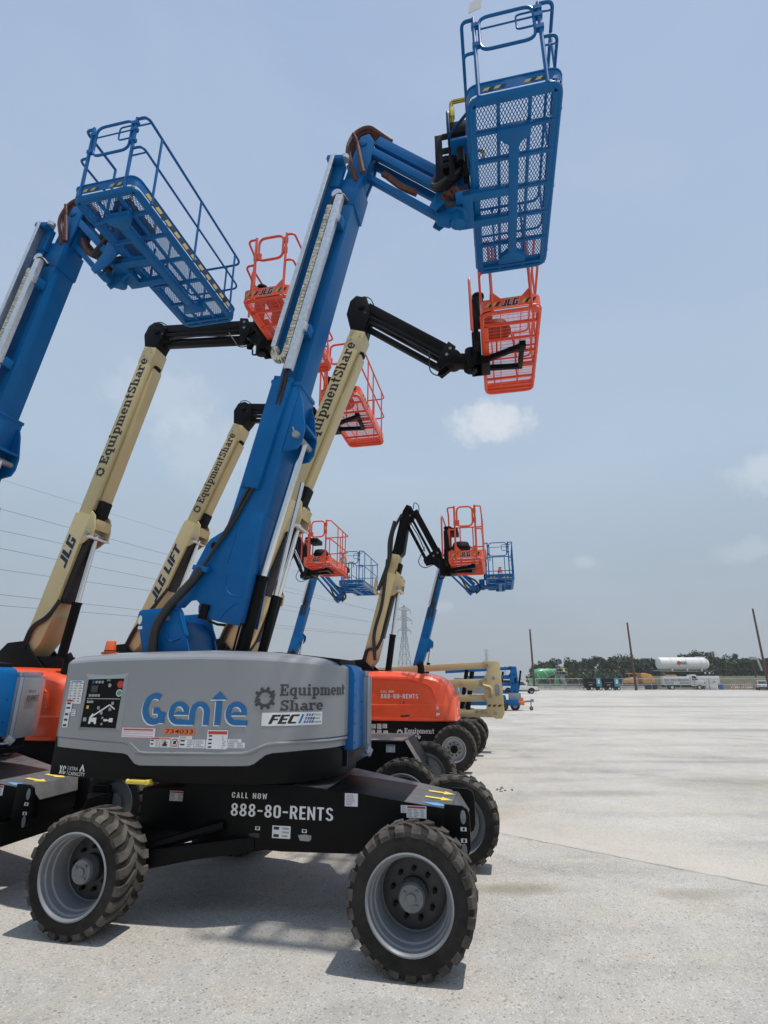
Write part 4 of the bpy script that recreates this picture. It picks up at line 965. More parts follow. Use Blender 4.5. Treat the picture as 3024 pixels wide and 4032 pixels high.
    ca=MB(); pts=[(ut-.95,.075,-.36)]
    v0,v1=.085,.245; um=u1+.36; rr=(v1-v0)/2
    path=[(ut-.95,v0),(um,v0)]+[(um-rr*math.sin(R(a))*1.25,(v0+v1)/2-rr*math.cos(R(a))) for a in range(0,181,18)]+[(um,v1),(gl+.02,v1)]
    path2=[]
    for (a,b_),(c,e) in zip(path,path[1:]):
        kk=max(1,int(math.hypot(c-a,e-b_)/.05)); path2+=[(a+(c-a)*i/kk,b_+(e-b_)*i/kk) for i in range(kk)]
    path2.append(path[-1])
    for (a,b_),(c,e) in zip(path2,path2[1:]):
        dd=Vector((c-a,e-b_)); ln=dd.length
        if ln<1e-4: continue
        dd/=ln; nx,ny=-dd.y*.036,dd.x*.036; g_=.86
        q=[(a-nx,b_-ny),(a+nx,b_+ny),(a+dd.x*ln*g_+nx,b_+dd.y*ln*g_+ny),(a+dd.x*ln*g_-nx,b_+dd.y*ln*g_-ny)]
        pp=[B@Vector((x_,y_,-.385)) for x_,y_ in q]+[B@Vector((x_,y_,-.30)) for x_,y_ in q]
        ca.faces(pp,[(0,1,2,3),(4,5,6,7),(0,1,5,4),(1,2,6,5),(2,3,7,6),(3,0,4,7)])
    ca.build('cable_chain','chain',fo,smooth=False)
    cx=MB(B); cx.cur=0; cx.tube(fillet([(ut-.98,.07,-.34),(ut-.80,.06,-.36),(ut-.72,-.02,-.34),(ut-.80,-.10,-.28)],.08),.035,8); cx.tube([(u1-.35,-.02,-.30),(u1+.2,.0,-.33)],.022,8); cx.tube([(u1-.35,.03,-.30),(u1+.2,.03,-.33)],.022,8)
    cx.box((ut-.95,.0,-.37),(ut-.80,.09,-.25)); cx.cur=1; cx.cyl((ut-.72,.05,-.36),(ut-.72,.05,-.345),.075,n=14); cx.cyl((ut-.08,.10,-.32),(ut-.02,.10,-.32),.06,n=12)
    cx.build('hose',['hose_black','galvanised'],fo)
    # lift cylinder
    ox=pA[0]+.9; sh=lambda p:(p[0]+ox,p[1],p[2])
    lc=MB(sh); lc.cyl((-.88,0,2.2),(-.675,0,3.17),.078,n=18); lc.cyl((-.665,.0,3.13),(-.655,0,3.18),.088,n=18); lc.cyl((-.70,.16,2.2),(-.55,.16,2.97),.052,n=14)
    lc.tube([(-.93,-.10,2.25),(-.78,-.10,2.95),(-.75,-.08,3.05),(-.70,-.05,3.08)],.014,6)
    lco=lc.build('lift_cylinder','black_paint',root)
    tip=B@Vector((1.58,-.33,0)); rd=MB(); rd.cyl(sh((-.67,0,3.15)),tuple(tip),.050,n=16); rd.cyl(sh((-.56,.16,2.95)),sh((-.28,.16,4.4)),.028,n=12); rd.build('piston_rod','chrome',lco)
    # jib: knuckle at the tip, two upper links and a lower one
    j0,j1=jib     # pivot at the boom head, pivot at the platform end (s,z)
    kn=MB(); hp=B@Vector((ut-.35,0,0)); 
    a=B@Vector((ut-.45,-.15,0)); b_=B@Vector((ut-.45,.12,0)); c=B@Vector((ut+.40,.05,0)); 
    kp=[(a.x,a.z),(b_.x,b_.z),(j0[0]-.10,j0[1]-.05),(j0[0]-.05,j0[1]+.10),(j0[0]+.08,j0[1]+.12),(j0[0]+.16,j0[1]-.05),(j0[0]+.10,j0[1]-.42)]
    kn.prism(kp,-.16,-.12); kn.prism(kp,.12,.16); kn.prism([(x_*.9+kp[0][0]*.1,z_*.97+kp[0][1]*.03) for x_,z_ in kp],-.09,.09)
    kn.box((j0[0]-.03,-.03,j0[1]+.15),(j0[0]+.03,.03,j0[1]+.34))
    kno=kn.build('jib_knuckle','blue_paint',root,bevel=.008)
    jd=Vector((j1[0]-j0[0],j1[1]-j0[1])); jl=jd.length; J=frame(j0,jd)
    jb=MB(J)
    jb.box((.12,.07,-.12),(jl-.32,.22,.12)); jb.box((.02,-.12,-.15),(jl-.02,-.01,-.09)); jb.box((.02,-.12,.09),(jl-.02,-.01,.15)); jb.box((.1,-.04,-.05),(jl-.2,.04,.05))
    jb.box((-.02,-.42,-.05),(jl+.08,-.335,.05)); jb.cyl((jl+.06,-.36,-.09),(jl+.06,-.36,.09),.05,n=12); jb.cyl((.03,-.05,-.18),(.03,-.05,.18),.06,n=12)
    jbo=jb.build('jib','blue_paint',root,bevel=.008)
    e=MB(J); ep=[(jl-.25,.05),(jl-.08,.12),(jl+.10,.05),(jl+.14,-.2),(jl+.10,-.43),(jl-.02,-.43),(jl-.12,-.12)]
    for t in (-.19,.165): e.faces([(u,v,t) for u,v in ep]+[(u,v,t+.03) for u,v in ep],[list(range(7))[::-1],list(range(7,14))]+[(i,(i+1)%7,7+(i+1)%7,7+i) for i in range(7)])
    e.build('jib_bracket','blue_paint',jbo,bevel=.006)
    hb=MB(); z0=j0[1]
    K=lambda u,v,t:tuple(J@Vector((u,v,t)))
    for k in range(4):
        o=.035*k
        hb.tube(fillet([(a.x-.02-.02*k,-.19+.05*k,a.z+.12),(j0[0]-.27+o*.5,-.17+.05*k,j0[1]-.12),(j0[0]-.16+o,-.14+.05*k,j0[1]+.22+o*.3),(j0[0]+.06,-.10+.05*k,j0[1]+.36-o*.5),K(.30,.26-o*.4,-.08+.05*k)],.2,7),.034,8)
    for k in range(2): hb.tube(fillet([(j0[0]-.16,-.20,j0[1]+.12),(j0[0]-.10,-.23,j0[1]-.02),(j0[0]-.06,-.22,j0[1]-.25),(j0[0]-.02+.03*k,-.205,j0[1]-.66)],.1),.026,8)
    hb.tube(fillet([K(jl*.35,-.22,-.03),K(jl*.6,-.30,-.07),K(jl*.72,-.22,0)],.2),.05,8); hb.tube([K(jl*.3,-.2,.03),K(jl*.7,-.22,.03)],.03,8)
    hb.build('hose','hose_brown',jbo)
    # rotator and platform
    (s0,s1,t0,t1,z,tc)=plat
    ro=MB(); E1=Vector((j1[0],0,j1[1]))
    ro.bar(K(jl,-.06,0),(s0-.18,tc*.6,z-.08),.14,.14); ro.cyl((s0-.22,tc,z-.28),(s0-.22,tc,z+.14),.10,n=18); ro.cyl((s0-.22,tc,z-.14),(s0-.22,tc,z-.02),.15,n=18)
    ro.box((s0-.14,tc-.30,z-.135),(s0-.0,tc+.26,z-.03)); ro.box((s0-.16,tc-.14,z-.05),(s0-.05,tc+.14,z+.8))
    ro.box((s0-.24,tc-.55,z+.55),(s0-.02,tc+.3,z+.60))
    ro.prism([(s0-.50,z-.18),(s0-.34,z-.26),(s0-.24,z-.20),(s0-.08,z-.12),(s0-.02,z+.02),(s0-.4,z+.05),(s0-.5,z-.02)],tc-.07,tc+.07)
    roo=ro.build('rotator','blue_paint',root,bevel=.01)
    hb=MB(); hb.cur=0
    for k in range(3): hb.tube(fillet([K(jl-.35,.22-.03*k,-.10+.06*k),K(jl-.42,.38-.02*k,-.16),(s0-.55,tc-.38+.07*k,z-.02+.06*k),(s0-.22,tc-.30+.08*k,z+.25),(s0-.1,tc-.2,z+.5)],.2,6),.030+.008*(k==0),8)
    hb.tube(fillet([(s0-.28,tc-.18,z-.05),(s0-.36,tc-.25,z-.16),(s0-.25,tc-.28,z-.22)],.1),.035,8); hb.cur=1
    for k in range(5): hb.tube([(s0-.42+.05*k,tc-.2-.02*k,z+.06+.03*(k%2)),(s0-.36+.05*k,tc-.16-.02*k,z+.0+.05*(k%2)),(s0-.28+.05*k,tc-.2,z+.1)],.032,6)
    hb.cur=2; hb.cyl((s0-.12,tc-.45,z+.28),(s0-.12,tc-.45,z+.50),.05,n=12)
    hb.build('hose',['hose_black','hose_brown','black_paint'],roo)
    # slotted plate of the control station mount
    mp=MB(); X0=s0-.26
    rp=lambda y0,y1,z0,z1: mp.box((X0,tc+y0,z+z0),(X0+.02,tc+y1,z+z1))
    mp.box((X0-.20,tc-.36,z+.10),(X0-.10,tc-.34,z+.95)); mp.box((X0-.02,tc-.36,z+.10),(X0+.05,tc-.34,z+.95))
    for zz in (.10,.34,.60,.86): mp.box((X0-.10,tc-.3595,z+zz),(X0-.02,tc-.3405,z+zz+.10))
    mp.box((X0-.20,tc-.34,z+.5),(X0+.2,tc+.1,z+.58))
    mp.build('mount_plate','black_paint',roo,bevel=.004)
    if tsh:
        for o in root.children:
            if o.name.split('.')[0] in ('turntable','hood','tail_plate','deck','beacon'): o.location.x+=tsh
    blue_platform(root,s0,s1,t0,t1,z,tc,paper=paper)
    return root
# ---------------------------------------------------------------- orange and tan lift with black jib
def black_jib(root,j0,j1,thick=.19):
    d=Vector((j1[0]-j0[0],j1[1]-j0[1])); jl=d.length; J=frame(j0,d); k=thick/.19
    b=MB(J); b.box((.05,.02*k,-.12),(jl-.05,.20*k,.12)); b.box((.15,-.10*k,-.14),(jl-.12,-.03*k,-.07)); b.box((.15,-.10*k,.07),(jl-.12,-.03*k,.14)); b.box((.06,-.30*k,-.06),(jl-.08,-.21*k,.06))
    jo=b.build('jib','black_paint',root,bevel=.008)
    e=MB(J); ep=[(jl-.20,.23*k),(jl-.02,.21*k),(jl+.10,-.02*k),(jl+.02,-.34*k),(jl-.10,-.32*k),(jl-.18,-.05*k)]
    for t in (-.17,.14): e.faces([(u,v,t) for u,v in ep]+[(u,v,t+.03) for u,v in ep],[list(range(6))[::-1],list(range(6,12))]+[(i,(i+1)%6,6+(i+1)%6,6+i) for i in range(6)])
    e.build('jib_bracket','black_paint',jo,bevel=.006)
    h=MB(J); h.tube(fillet([(.0,.10,-.14),(-.18,.22,-.16),(-.02,.30,-.12),(.15,.2,-.13)],.12),.012,6); h.tube(fillet([(jl-.4,-.12,-.16),(jl-.1,-.5,-.17),(jl+.12,-.42,-.1),(jl+.12,-.1,0)],.2),.012,6); h.tube([(.3,-.16,-.10),(jl*.5,-.13,-.12),(jl-.3,-.17,-.1)],.014,6)
    h.cur=1
    for (u,v) in ((.02,.0),(.14,-.065),(jl-.06,-.02),(jl-.08,.12)): h.cyl((u,v,-.185),(u,v,-.16),.028*k,n=10)
    h.build('hose',['hose_black','steel_grey'],jo)
    return J,jl,jo
def tan_lift(label,loc,group,pA,pB,uo,knee,jib,plat,hood=(-1.9,.5),word='both',exhaust=-.3,full=True,base_kink=True,chassis=True,text_right=False,slim=1.0,tc_small=False,tstart=.82):
    root=thing('boom_lift',label,'boom lift',(loc[0],loc[1],0),R(-12.1),group)
    if chassis:
        rr=.30
        for s,t,sd in ((-1.29,-1.16,-1),(1.29,-1.16,-1),(1.29,.95,1),(-1.29,.95,1)):
            wheel(root,s,t,sd,r=.5,wd=.36,rim='silver_rim' if text_right else 'rim_grey',deep=not text_right,rr=.26 if text_right else .33)
        c=MB(); c.cur=0
        c.prism([(-1.55,.55),(1.15,.55),(1.40,.72),(1.40,.80),(1.19,.99 if text_right else 1.14),(-1.2,1.0 if text_right else 1.14),(-1.5,.95)],-.55,.45)
        for s in (-1.29,1.29): c.box((s-.12,-.96,.40),(s+.12,.78,.62))
        c.cur=1
        if not text_right:
            c.hexa([(-1.0,-.60,1.142),(1.19,-.60,1.142),(1.19,.5,1.142),(-1.0,.5,1.142),(-1.0,-.60,1.165),(1.19,-.60,1.165),(1.19,.5,1.165),(-1.0,.5,1.165)])
            c.hexa([(1.19,-.62,1.16),(1.42,-.62,.80),(1.42,-.35,.80),(1.19,-.35,1.16),(1.205,-.62,1.172),(1.44,-.62,.81),(1.44,-.35,.81),(1.205,-.35,1.172)])
        co=c.build('chassis',['black_paint','brown_top'],root,bevel=.01)
        if not text_right:
            d=MB(); f=lambda a,b,o:(a,-.555-o,b); sticker(d,f,.92,1.0,1.05,1.10,7,3,2,seed=5); 
            d.mark(); d.cur=5; d.poly([(1.255,-.56,1.09),(1.295,-.56,1.03),(1.295,-.49,1.03),(1.255,-.49,1.09)])
            d.build('decal',DEC,co,smooth=False,fix=False)
    # turntable and hood
    hl,hr=hood
    tt=MB(); tt.prism([(hl,-.78),(hr-.12,-.78),(hr+.02,-.60),(hr+.02,.6),(hl,.6)],.64,1.035,'z'); tto=tt.build('turntable','black_matt',root,bevel=.015)
    hd=MB()
    pr=[(hl,1.045),(hl,2.16),(hl+.25,2.24),(hr-1.6,2.22),(hr-.55,2.12),(hr-.25,2.02),(hr-.12,1.90),(hr-.02,1.62),(hr+.06,1.32),(hr+.05,1.045)]
    rows=[]
    for (t,k,zs) in ((-.78,.90,.955),(-.885,.965,.975),(-.93,1.0,.985),(-.945,1.0,.99)):
        pass
    # cross sections along s, from the near skin over the roof
    def prof(s,top,inset):
        return [(s,-.80+inset,1.045),(s,-.93+inset,1.075),(s,-.945+inset,1.16),(s,-.945+inset,1.42),(s,-.930+inset,1.45),(s,-.925+inset,min(top-.2,1.85)),(s,-.90+inset,top-.13),(s,-.80+inset,top-.03),(s,-.62+inset,top),(s,.3,top),(s,.55,1.6),(s,.55,1.045)]
    st=[(hl,2.12,.05),(hl+.2,2.22,0),(hr-1.5,2.22,0),(hr-1.0,2.20,0),(hr-.62,2.155,.0),(hr-.40,2.10,.02),(hr-.26,2.03,.06),(hr-.14,1.93,.12),(hr-.06,1.78,.20),(hr+.0,1.58,.30)]
    rows=[prof(*a) for a in st]
    k=len(rows[0]); P=[p for r_ in rows for p in r_]; fs=[]
    for i in range(len(rows)-1):
        for j in range(k): fs.append((i*k+j,i*k+(j+1)%k,(i+1)*k+(j+1)%k,(i+1)*k+j))
    fs+=[list(range(k))[::-1],[(len(rows)-1)*k+j for j in range(k)]]
    hd.faces(P,fs)
    hd.prism([(hr-.22,-.80),(hr-.02,-.62),(hr+.04,-.40),(hr+.04,.5),(hr-.22,.5)],1.05,1.60,'z')
    hdo=hd.build('hood','orange_paint',root,bevel=.0,angle=24)
    # pressed shoulder line and recess
    ln=MB()
    for (a,b) in (((hl+.1,2.09),(hr-1.0,2.02)),((hr-1.0,2.02),(hr-.62,1.90)),((hr-.62,1.90),(hr-.50,1.80)),((hr-.50,1.80),(hr-.42,1.56))):
        ln.bar((a[0],-.935,a[1]),(b[0],-.935,b[1]),.05,.045)
    ln.bar((hl+.1,-.95,1.10),(hr-.25,-.95,1.10),.02,.06)
    ln.build('swage','orange_paint',hdo,bevel=.015)
    fh=lambda a,b,o:(a,-.945-o-.004,b)
    if text_right:
        l=MB(); p,W=cond_text('CALL NOW',.22); put(l,p,fh,-.49,1.705,.055,.33,W,.004,.00012); l.mark()
        p,W=cond_text('888-80-RENTS'); put(l,p,fh,-.49,1.575,.105,.93,W,.004,.00012)
        l.build('lettering','decal_white',hdo,smooth=False,fix=False)
        d=MB(); d.cur=3
        d.poly([fh(0,1.15,.004),fh(.22,1.165,.004),fh(.22,1.20,.004),fh(0,1.185,.004)]); d.mark(); d.poly([fh(.0,1.46,.004),fh(.09,1.465,.004),fh(.09,1.50,.004),fh(.0,1.495,.004)])
        d.cur=0; d.poly([fh(.02,1.47,.006),fh(.05,1.472,.006),fh(.05,1.49,.006),fh(.02,1.488,.006)])
        d.mark(); po=gear_logo(); d.cur=0; fe=lambda a,b,o:(a,-.945-o-.004+max(0,a-(hr-.40))*.75,b); put(d,po,fe,.86,1.33,.07,.07,1,.004,0)
        for i in range(5): d.poly([fe(.86+i*.045,1.19+.01*i,.004),fe(.89+i*.045,1.19+.01*i,.004),fe(.905+i*.045,1.25-.004*i,.004),fe(.875+i*.045,1.26-.004*i,.004)])
        for zz in (1.20,1.28): d.mark(); d.poly([(hr+.042,-.39,zz),(hr+.042,-.22,zz),(hr+.042,-.22,zz+.06),(hr+.042,-.39,zz+.06)])
        d.build('decal',DEC,hdo,smooth=False,fix=False)
        l=MB(); ft=lambda a,b,o:(a,-.782-o,b)
        po,W=slab_text('Equipment'); put(l,po,ft,.06,.775,.115,.73,W,.004,0)
        po,W=slab_text('Share'); put(l,po,ft,.06,.655,.105,.40,W,.004,0)
        l.mark(); put(l,gear_logo(),ft,-.14,.68,.19,.17,1,.004,0)
        l.build('lettering','decal_white',tto,smooth=False,fix=False)
        d=MB()
        for (x,y,h) in ((-.62,.86,.12),(-.48,.88,.10),(-.76,.87,.1),(-.62,.74,.10),(-.78,.72,.12),(-.46,.76,.07)): sticker(d,ft,x,y,x+.11,y+h,None,4,1,seed=int(abs(x)*100))
        d.mark(); d.cur=1; d.poly([ft(-.50,.66,.004),ft(-.42,.62,.004),ft(-.42,.64,.004),ft(-.26,.64,.004),ft(-.26,.62,.004),ft(-.18,.66,.004),ft(-.26,.70,.004),ft(-.26,.68,.004),ft(-.42,.68,.004),ft(-.42,.70,.004)])
        d.build('decal',DEC,tto,smooth=False,fix=False)
    ex=MB(); e0=exhaust
    ex.tube(fillet([(e0,-.62,2.0),(e0,-.62,2.34),(e0-.04,-.66,2.42)],.10,5),.085,12); ex.cyl((e0,-.62,2.12),(e0,-.62,2.20),.10,.09,n=14)
    ex.build('exhaust','black_matt',root)
    # boom
    d=(pB[0]-pA[0],pB[1]-pA[1]); B=frame(pA,d); L=math.hypot(*d); sl=slim
    b=MB(B)
    b.box((.45,-.19*sl,-.23),(uo,.17*sl,.23))
    kk=[(-.22,-.05),(-.1,.19*sl),(.5,.172*sl),(uo-.1,.172*sl),(uo-.1,-.19*sl),(.70,-.192*sl),(.62,-.24*sl),(.10,-.20)]
    b.faces([(u,v,-.233) for u,v in kk]+[(u,v,.233) for u,v in kk],[list(range(8))[::-1],list(range(8,16))]+[(i,(i+1)%8,8+(i+1)%8,8+i) for i in range(8)])
    # flange and rod-end bracket under the mouth of the outer section
    fb=[(uo-.62,-.185*sl),(uo+.10,-.185*sl),(uo+.02,-.30),(uo-.22,-.40),(uo-.42,-.42),(uo-.46,-.34),(uo-.55,-.27)]
    for t in (-.235,.20): b.faces([(u,v,t) for u,v in fb]+[(u,v,t+.035) for u,v in fb],[list(range(7))[::-1],list(range(7,14))]+[(i,(i+1)%7,7+(i+1)%7,7+i) for i in range(7)])
    b.box((uo-.25,-.385,-.20),(uo-.05,-.34,.20))
    bo=b.build('boom','tan_paint',root,bevel=.012)
    bx=MB(B); bx.cyl((uo-.36,-.30,-.27),(uo-.36,-.30,.24),.04,n=12); bx.build('pin','steel_grey',bo)
    wp=MB(B); wp.box((uo-.44,-.435,-.25),(uo-.40,-.30,.25)); wp.build('wear_pad','decal_white',bo,bevel=.005)
    f=MB(B); f.cur=0; f.box((uo-.3,-.15*sl,-.19),(L,.145*sl,.19)); f.box((L-.42,-.165*sl,-.192),(L-.02,.155*sl,.205))
    f.box((uo+.25,-.225*sl,-.10),(L-.45,-.155*sl,.17)); 
    fo=f.build('fly_boom','tan_paint',root,bevel=.012)
    k2=MB(B); k2.box((uo+.0,-.27*sl,-.12),(uo+.35,-.16*sl,.15)); k2.box((L-.45,-.235*sl,-.06),(L-.36,-.15*sl,.1)); k2.box((uo-.1,-.19*sl,-.2),(uo+.12,-.155*sl,.2)); k2.build('hose_guide','black_matt',fo,bevel=.02)
    bl=MB(B)
    for u in (L-.08,L-.14):
        for v in (-.09,.09): bl.cyl((u,v*sl,-.215),(u,v*sl,-.205),.012,n=6)
    bl.build('bolt','steel_grey',fo)
    fb_=lambda a,bb,o:tuple(B@Vector((a,bb,-.19-o)))
    fbo=lambda a,bb,o:tuple(B@Vector((a,bb,-.233-o)))
    if word:
        lt=MB(); u0=uo+tstart; u1=L-.28
        lt.cur=0
        po,W=slab_text('EquipmentShare'); hgt=.205; put(lt,po,fb_,u0+.26,-.07,hgt,u1-u0-.26,W,.005,.0001)
        lt.mark(); put(lt,gear_logo(),fb_,u0-.02,-.105,.225,.21,1,.005,.0001)
        lt.mark(); lt.cur=2; lt.poly([fb_(u1+.05+.03*math.cos(R(a)),.07+.03*math.sin(R(a)),.004) for a in range(0,360,30)])
        lt.build('lettering',['decal_black','decal_white','decal_grey'],fo,smooth=False,fix=False)
        if word in ('JLG','JLG LIFT'):
            l2=MB(); po,W=block_text(word,.3)
            a0,a1=(uo-1.12,uo-.45) if word=='JLG' else (uo-2.12,uo-.62)
            kx=(a1-a0); hh=.21
            l2.cur=0
            for dx,dy in ((-.045,-.05),(.045,.05),(-.05,.04),(.05,-.04)): put(l2,[[(x+dx,y+dy) for x,y in p] for p in po],fbo,a0,-.10,hh,kx,W,.003,.00005)
            l2.cur=1; put(l2,po,fbo,a0,-.10,hh,kx,W,.0062,.0001)
            l2.build('lettering',['decal_white','decal_black'],bo,smooth=False,fix=False)
    # pedestal plates, lift cylinder, hoses
    bk=MB(); q=pA; kp=[(q[0]-.55,q[1]-.42),(q[0]-.60,q[1]-.10),(q[0]-.45,q[1]+.05),(q[0]-.10,q[1]+.08),(q[0]+.06,q[1]-.06),(q[0]+.45,q[1]-.42)]
    bk.prism(kp,-.30,-.26); bk.prism(kp,.26,.30); bk.cyl((q[0]-.05,-.32,q[1]-.03),(q[0]-.05,.32,q[1]-.03),.05,n=12); bk.box((q[0]-.1,-.25,q[1]-.45),(q[0]+.6,.25,q[1]-.2))
    bko=bk.build('pedestal','black_paint',root,bevel=.01)
    tip=B@Vector((uo-.36,-.30,0)); ft_=Vector((pA[0]+.50,0,pA[1]-.35)); mid=ft_+(tip-ft_)*.47
    lc=MB(); lc.cyl(tuple(ft_),tuple(mid),.085,n=16); lc.cyl(tuple(mid-(tip-ft_).normalized()*.04),tuple(mid),.095,n=16)
    lc.build('lift_cylinder','black_paint',root); rd=MB(); rd.cyl(tuple(mid),tuple(tip),.052,n=14); rd.build('piston_rod','chrome',root)
    hs=MB(B); hs.box((uo-1.75,-.285*sl,-.16),(uo-.45,-.195*sl,.1)); 
    hs.tube(fillet([(uo-1.7,-.22,-.2),(uo-2.05,-.16,-.26),(.35,.10,-.28),(-.05,.12,-.26)],.3),.03,8); hs.tube(fillet([(uo-1.7,-.25,-.2),(uo-2.1,-.19,-.27),(.35,.05,-.285),(-.05,.06,-.26)],.3),.022,8)
    hs.build('hose','hose_black',bo)
    # black knuckle, jib, platform
    kn=MB(); a=B@Vector((L-.05,-.14*sl,0)); c=B@Vector((L-.05,.14*sl,0)); j0,j1=jib
    kp=[(a.x,a.z),(c.x,c.z)]+list(knee)
    kn.prism(kp,-.17,.17); kn.prism([(x*.94+kp[0][0]*.06,z) for x,z in kp],-.185,.185)
    for (x,z) in ((j0[0],j0[1]),): kn.cyl((x,-.23,z),(x,.23,z),.07,n=14)
    kn.build('jib_knuckle','black_paint',root,bevel=.015)
    J,jl,jo=black_jib(root,j0,j1)
    s0,s1,t0,t1,z,tc=plat
    ro=MB(); e=J@Vector((jl,0,0))
    ro.bar((e.x-.05,0,e.z-.02),(s0-.16,tc*.7,z+.02),.22,.22); ro.cyl((s0-.22,tc,z-.20),(s0-.22,tc,z+.26),.11,n=16); ro.cyl((e.x+.05,-.16,e.z-.02),(e.x+.05,.16,e.z-.02),.15,n=16)
    ro.box((s0-.18,tc-.2,z-.18),(s0-.02,tc+.2,z+.5)); ro.tube(fillet([(s0-.35,tc-.12,z-.15),(s0-.33,tc-.15,z-.30),(s0-.2,tc-.15,z-.3),(s0-.2,tc-.12,z-.15)],.05),.02,6)
    ro.build('rotator','black_paint',root,bevel=.012)
    orange_platform(root,s0,s1,t0,t1,z,tc,small=tc_small)
    return root,B,L
# ---------------------------------------------------------------- smaller blue lifts further along the row
def small_blue_lift(label,loc,group,pA,pB,uo,jib,plat,hidden_base=True):
    root=thing('boom_lift',label,'boom lift',(loc[0],loc[1],0),R(-12.1),group)
    for s,t,sd in ((-1.2,-1.1,-1),(1.2,-1.1,-1),(1.2,.9,1),(-1.2,.9,1)): wheel(root,s,t,sd,r=.45,wd=.34,n_lug=13,rr=.29)
    c=MB(); c.prism([(-1.4,.5),(1.4,.5),(1.45,.9),(-1.4,.95)],-.6,.5); c.build('chassis','black_paint',root,bevel=.02)
    h=MB(); h.cur=0; h.prism([(-2.0,1.05),(.9,1.05),(1.0,1.5),(.85,1.98),(.2,2.08),(-1.9,2.05)],-1.0,-.35); h.prism([(-2.0,1.05),(.7,1.05),(.8,1.5),(.6,2.0),(-1.9,2.05)],.3,.9)
    h.cur=1; h.box((-1.8,-.35,1.0),(.95,.3,1.9)); h.build('hood',['grey_paint','blue_paint'],root,bevel=.06)
    d=(pB[0]-pA[0],pB[1]-pA[1]); B=frame(pA,d); L=math.hypot(*d)
    b=MB(B); b.box((.7,-.18,-.2),(uo,.18,.2)); kp=[(-.2,-.15),(-.05,.2),(1.2,.182),(1.2,-.182),(.8,-.22)]
    b.faces([(u,v,-.205) for u,v in kp]+[(u,v,.205) for u,v in kp],[list(range(5))[::-1],list(range(5,10))]+[(i,(i+1)%5,5+(i+1)%5,5+i) for i in range(5)])
    fb=[(uo-1.9,-.175),(uo-1.25,-.175),(uo-1.35,-.36),(uo-1.55,-.40),(uo-1.65,-.36)]
    for t in (-.2,.165): b.faces([(u,v,t) for u,v in fb]+[(u,v,t+.035) for u,v in fb],[list(range(5))[::-1],list(range(5,10))]+[(i,(i+1)%5,5+(i+1)%5,5+i) for i in range(5)])
    bo=b.build('boom','blue_paint',root,bevel=.012)
    f=MB(B); f.box((uo-.3,-.14,-.16),(L,.14,.16)); fo=f.build('fly_boom','blue_paint',root,bevel=.01)
    g=MB(B); g.box((uo+.1,.10,-.26),(L-.05,.18,-.17)); g.build('guide_rail','galvanised',fo); k=MB(B); k.box((uo-.5,.02,-.25),(L-.6,.095,-.165)); k.box((uo-.45,-.12,-.245),(uo+.3,-.04,-.165)); k.build('cable_chain','hose_black',fo,bevel=.01)
    tip=B@Vector((uo-1.5,-.30,0)); ft=Vector((pA[0]+.35,0,pA[1]-.45)); mid=ft+(tip-ft)*.45
    lc=MB(); lc.cyl(tuple(ft),tuple(mid),.08,n=12); lc.cyl((ft.x-.25,0.1,ft.z),(mid.x-.22,.1,mid.z-.5),.06,n=12); lco=lc.build('lift_cylinder','black_paint',root)
    rd=MB(); rd.cyl(tuple(mid),tuple(tip),.045,n=12); rd.cyl((mid.x-.22,.1,mid.z-.5),(tip.x-.2,.1,tip.z-.9),.035,n=10); rd.build('piston_rod','chrome',lco)
    j0,j1=jib; jd=Vector((j1[0]-j0[0],j1[1]-j0[1])); jl=jd.length; J=frame(j0,jd)
    kn=MB(); a=B@Vector((L-.05,-.13,0)); c2=B@Vector((L-.05,.13,0)); kn.prism([(a.x,a.z),(c2.x,c2.z),(j0[0]-.1,j0[1]+.1),(j0[0]+.1,j0[1]+.12),(j0[0]+.12,j0[1]-.1)],-.13,.13); kn.build('jib_knuckle','blue_paint',root,bevel=.01)
    jb=MB(J); jb.box((.05,.05,-.1),(jl-.1,.2,.1)); jb.box((0,-.10,-.12),(jl,.0,.12)); jb.box((.05,-.30,-.05),(jl+.1,-.22,.05)); jb.box((jl-.15,-.32,-.14),(jl+.1,.1,.14)); jo=jb.build('jib','blue_paint',root,bevel=.01)
    hb=MB(J); hb.tube(fillet([(-.3,.0,-.1),(-.1,.35,-.1),(.3,.22,-.1)],.2),.05,8); hb.tube(fillet([(jl*.6,-.05,-.13),(jl*.85,-.2,-.14),(jl+.15,-.15,-.14),(jl+.15,.1,-.1)],.15),.04,8); hb.tube(fillet([(jl*.7,.18,-.1),(jl*.9,.3,-.12),(jl+.25,.2,-.12),(jl+.22,-.1,-.1)],.15),.04,8); hb.build('hose','hose_black',jo)
    s0,s1,t0,t1,z,tc=plat
    ro=MB(); e=J@Vector((jl,0,0)); ro.bar((e.x,0,e.z),(s0-.1,tc,z+.02),.25,.2); ro.cyl((s0-.2,tc,z-.2),(s0-.2,tc,z+.25),.12,n=12); ro.build('rotator','blue_paint',root,bevel=.01)
    pf=blue_platform(root,s0,s1,t0,t1,z,tc,small=True)
    return root
def fire_extinguisher(loc,label):
    r=thing('fire_extinguisher',label,'fire extinguisher',loc)
    b=MB(); b.lathe([(.001,0),(.07,0),(.08,.02),(.08,.36),(.06,.43),(.03,.46),(.03,.50),(.001,.5)],(0,0,0),(0,0,1),16); bo=b.build('cylinder','decal_red',r)
    w_=MB(); w_.lathe([(.0815,.16),(.0815,.30)],(0,0,0),(0,0,1),16); w_.build('paper_label','decal_white',bo); h=MB(); h.box((-.03,-.03,.5),(.09,.03,.53)); h.tube([(.02,0,.49),(.1,0,.4),(.1,0,.15)],.012,6); h.build('handle','black_matt',r)
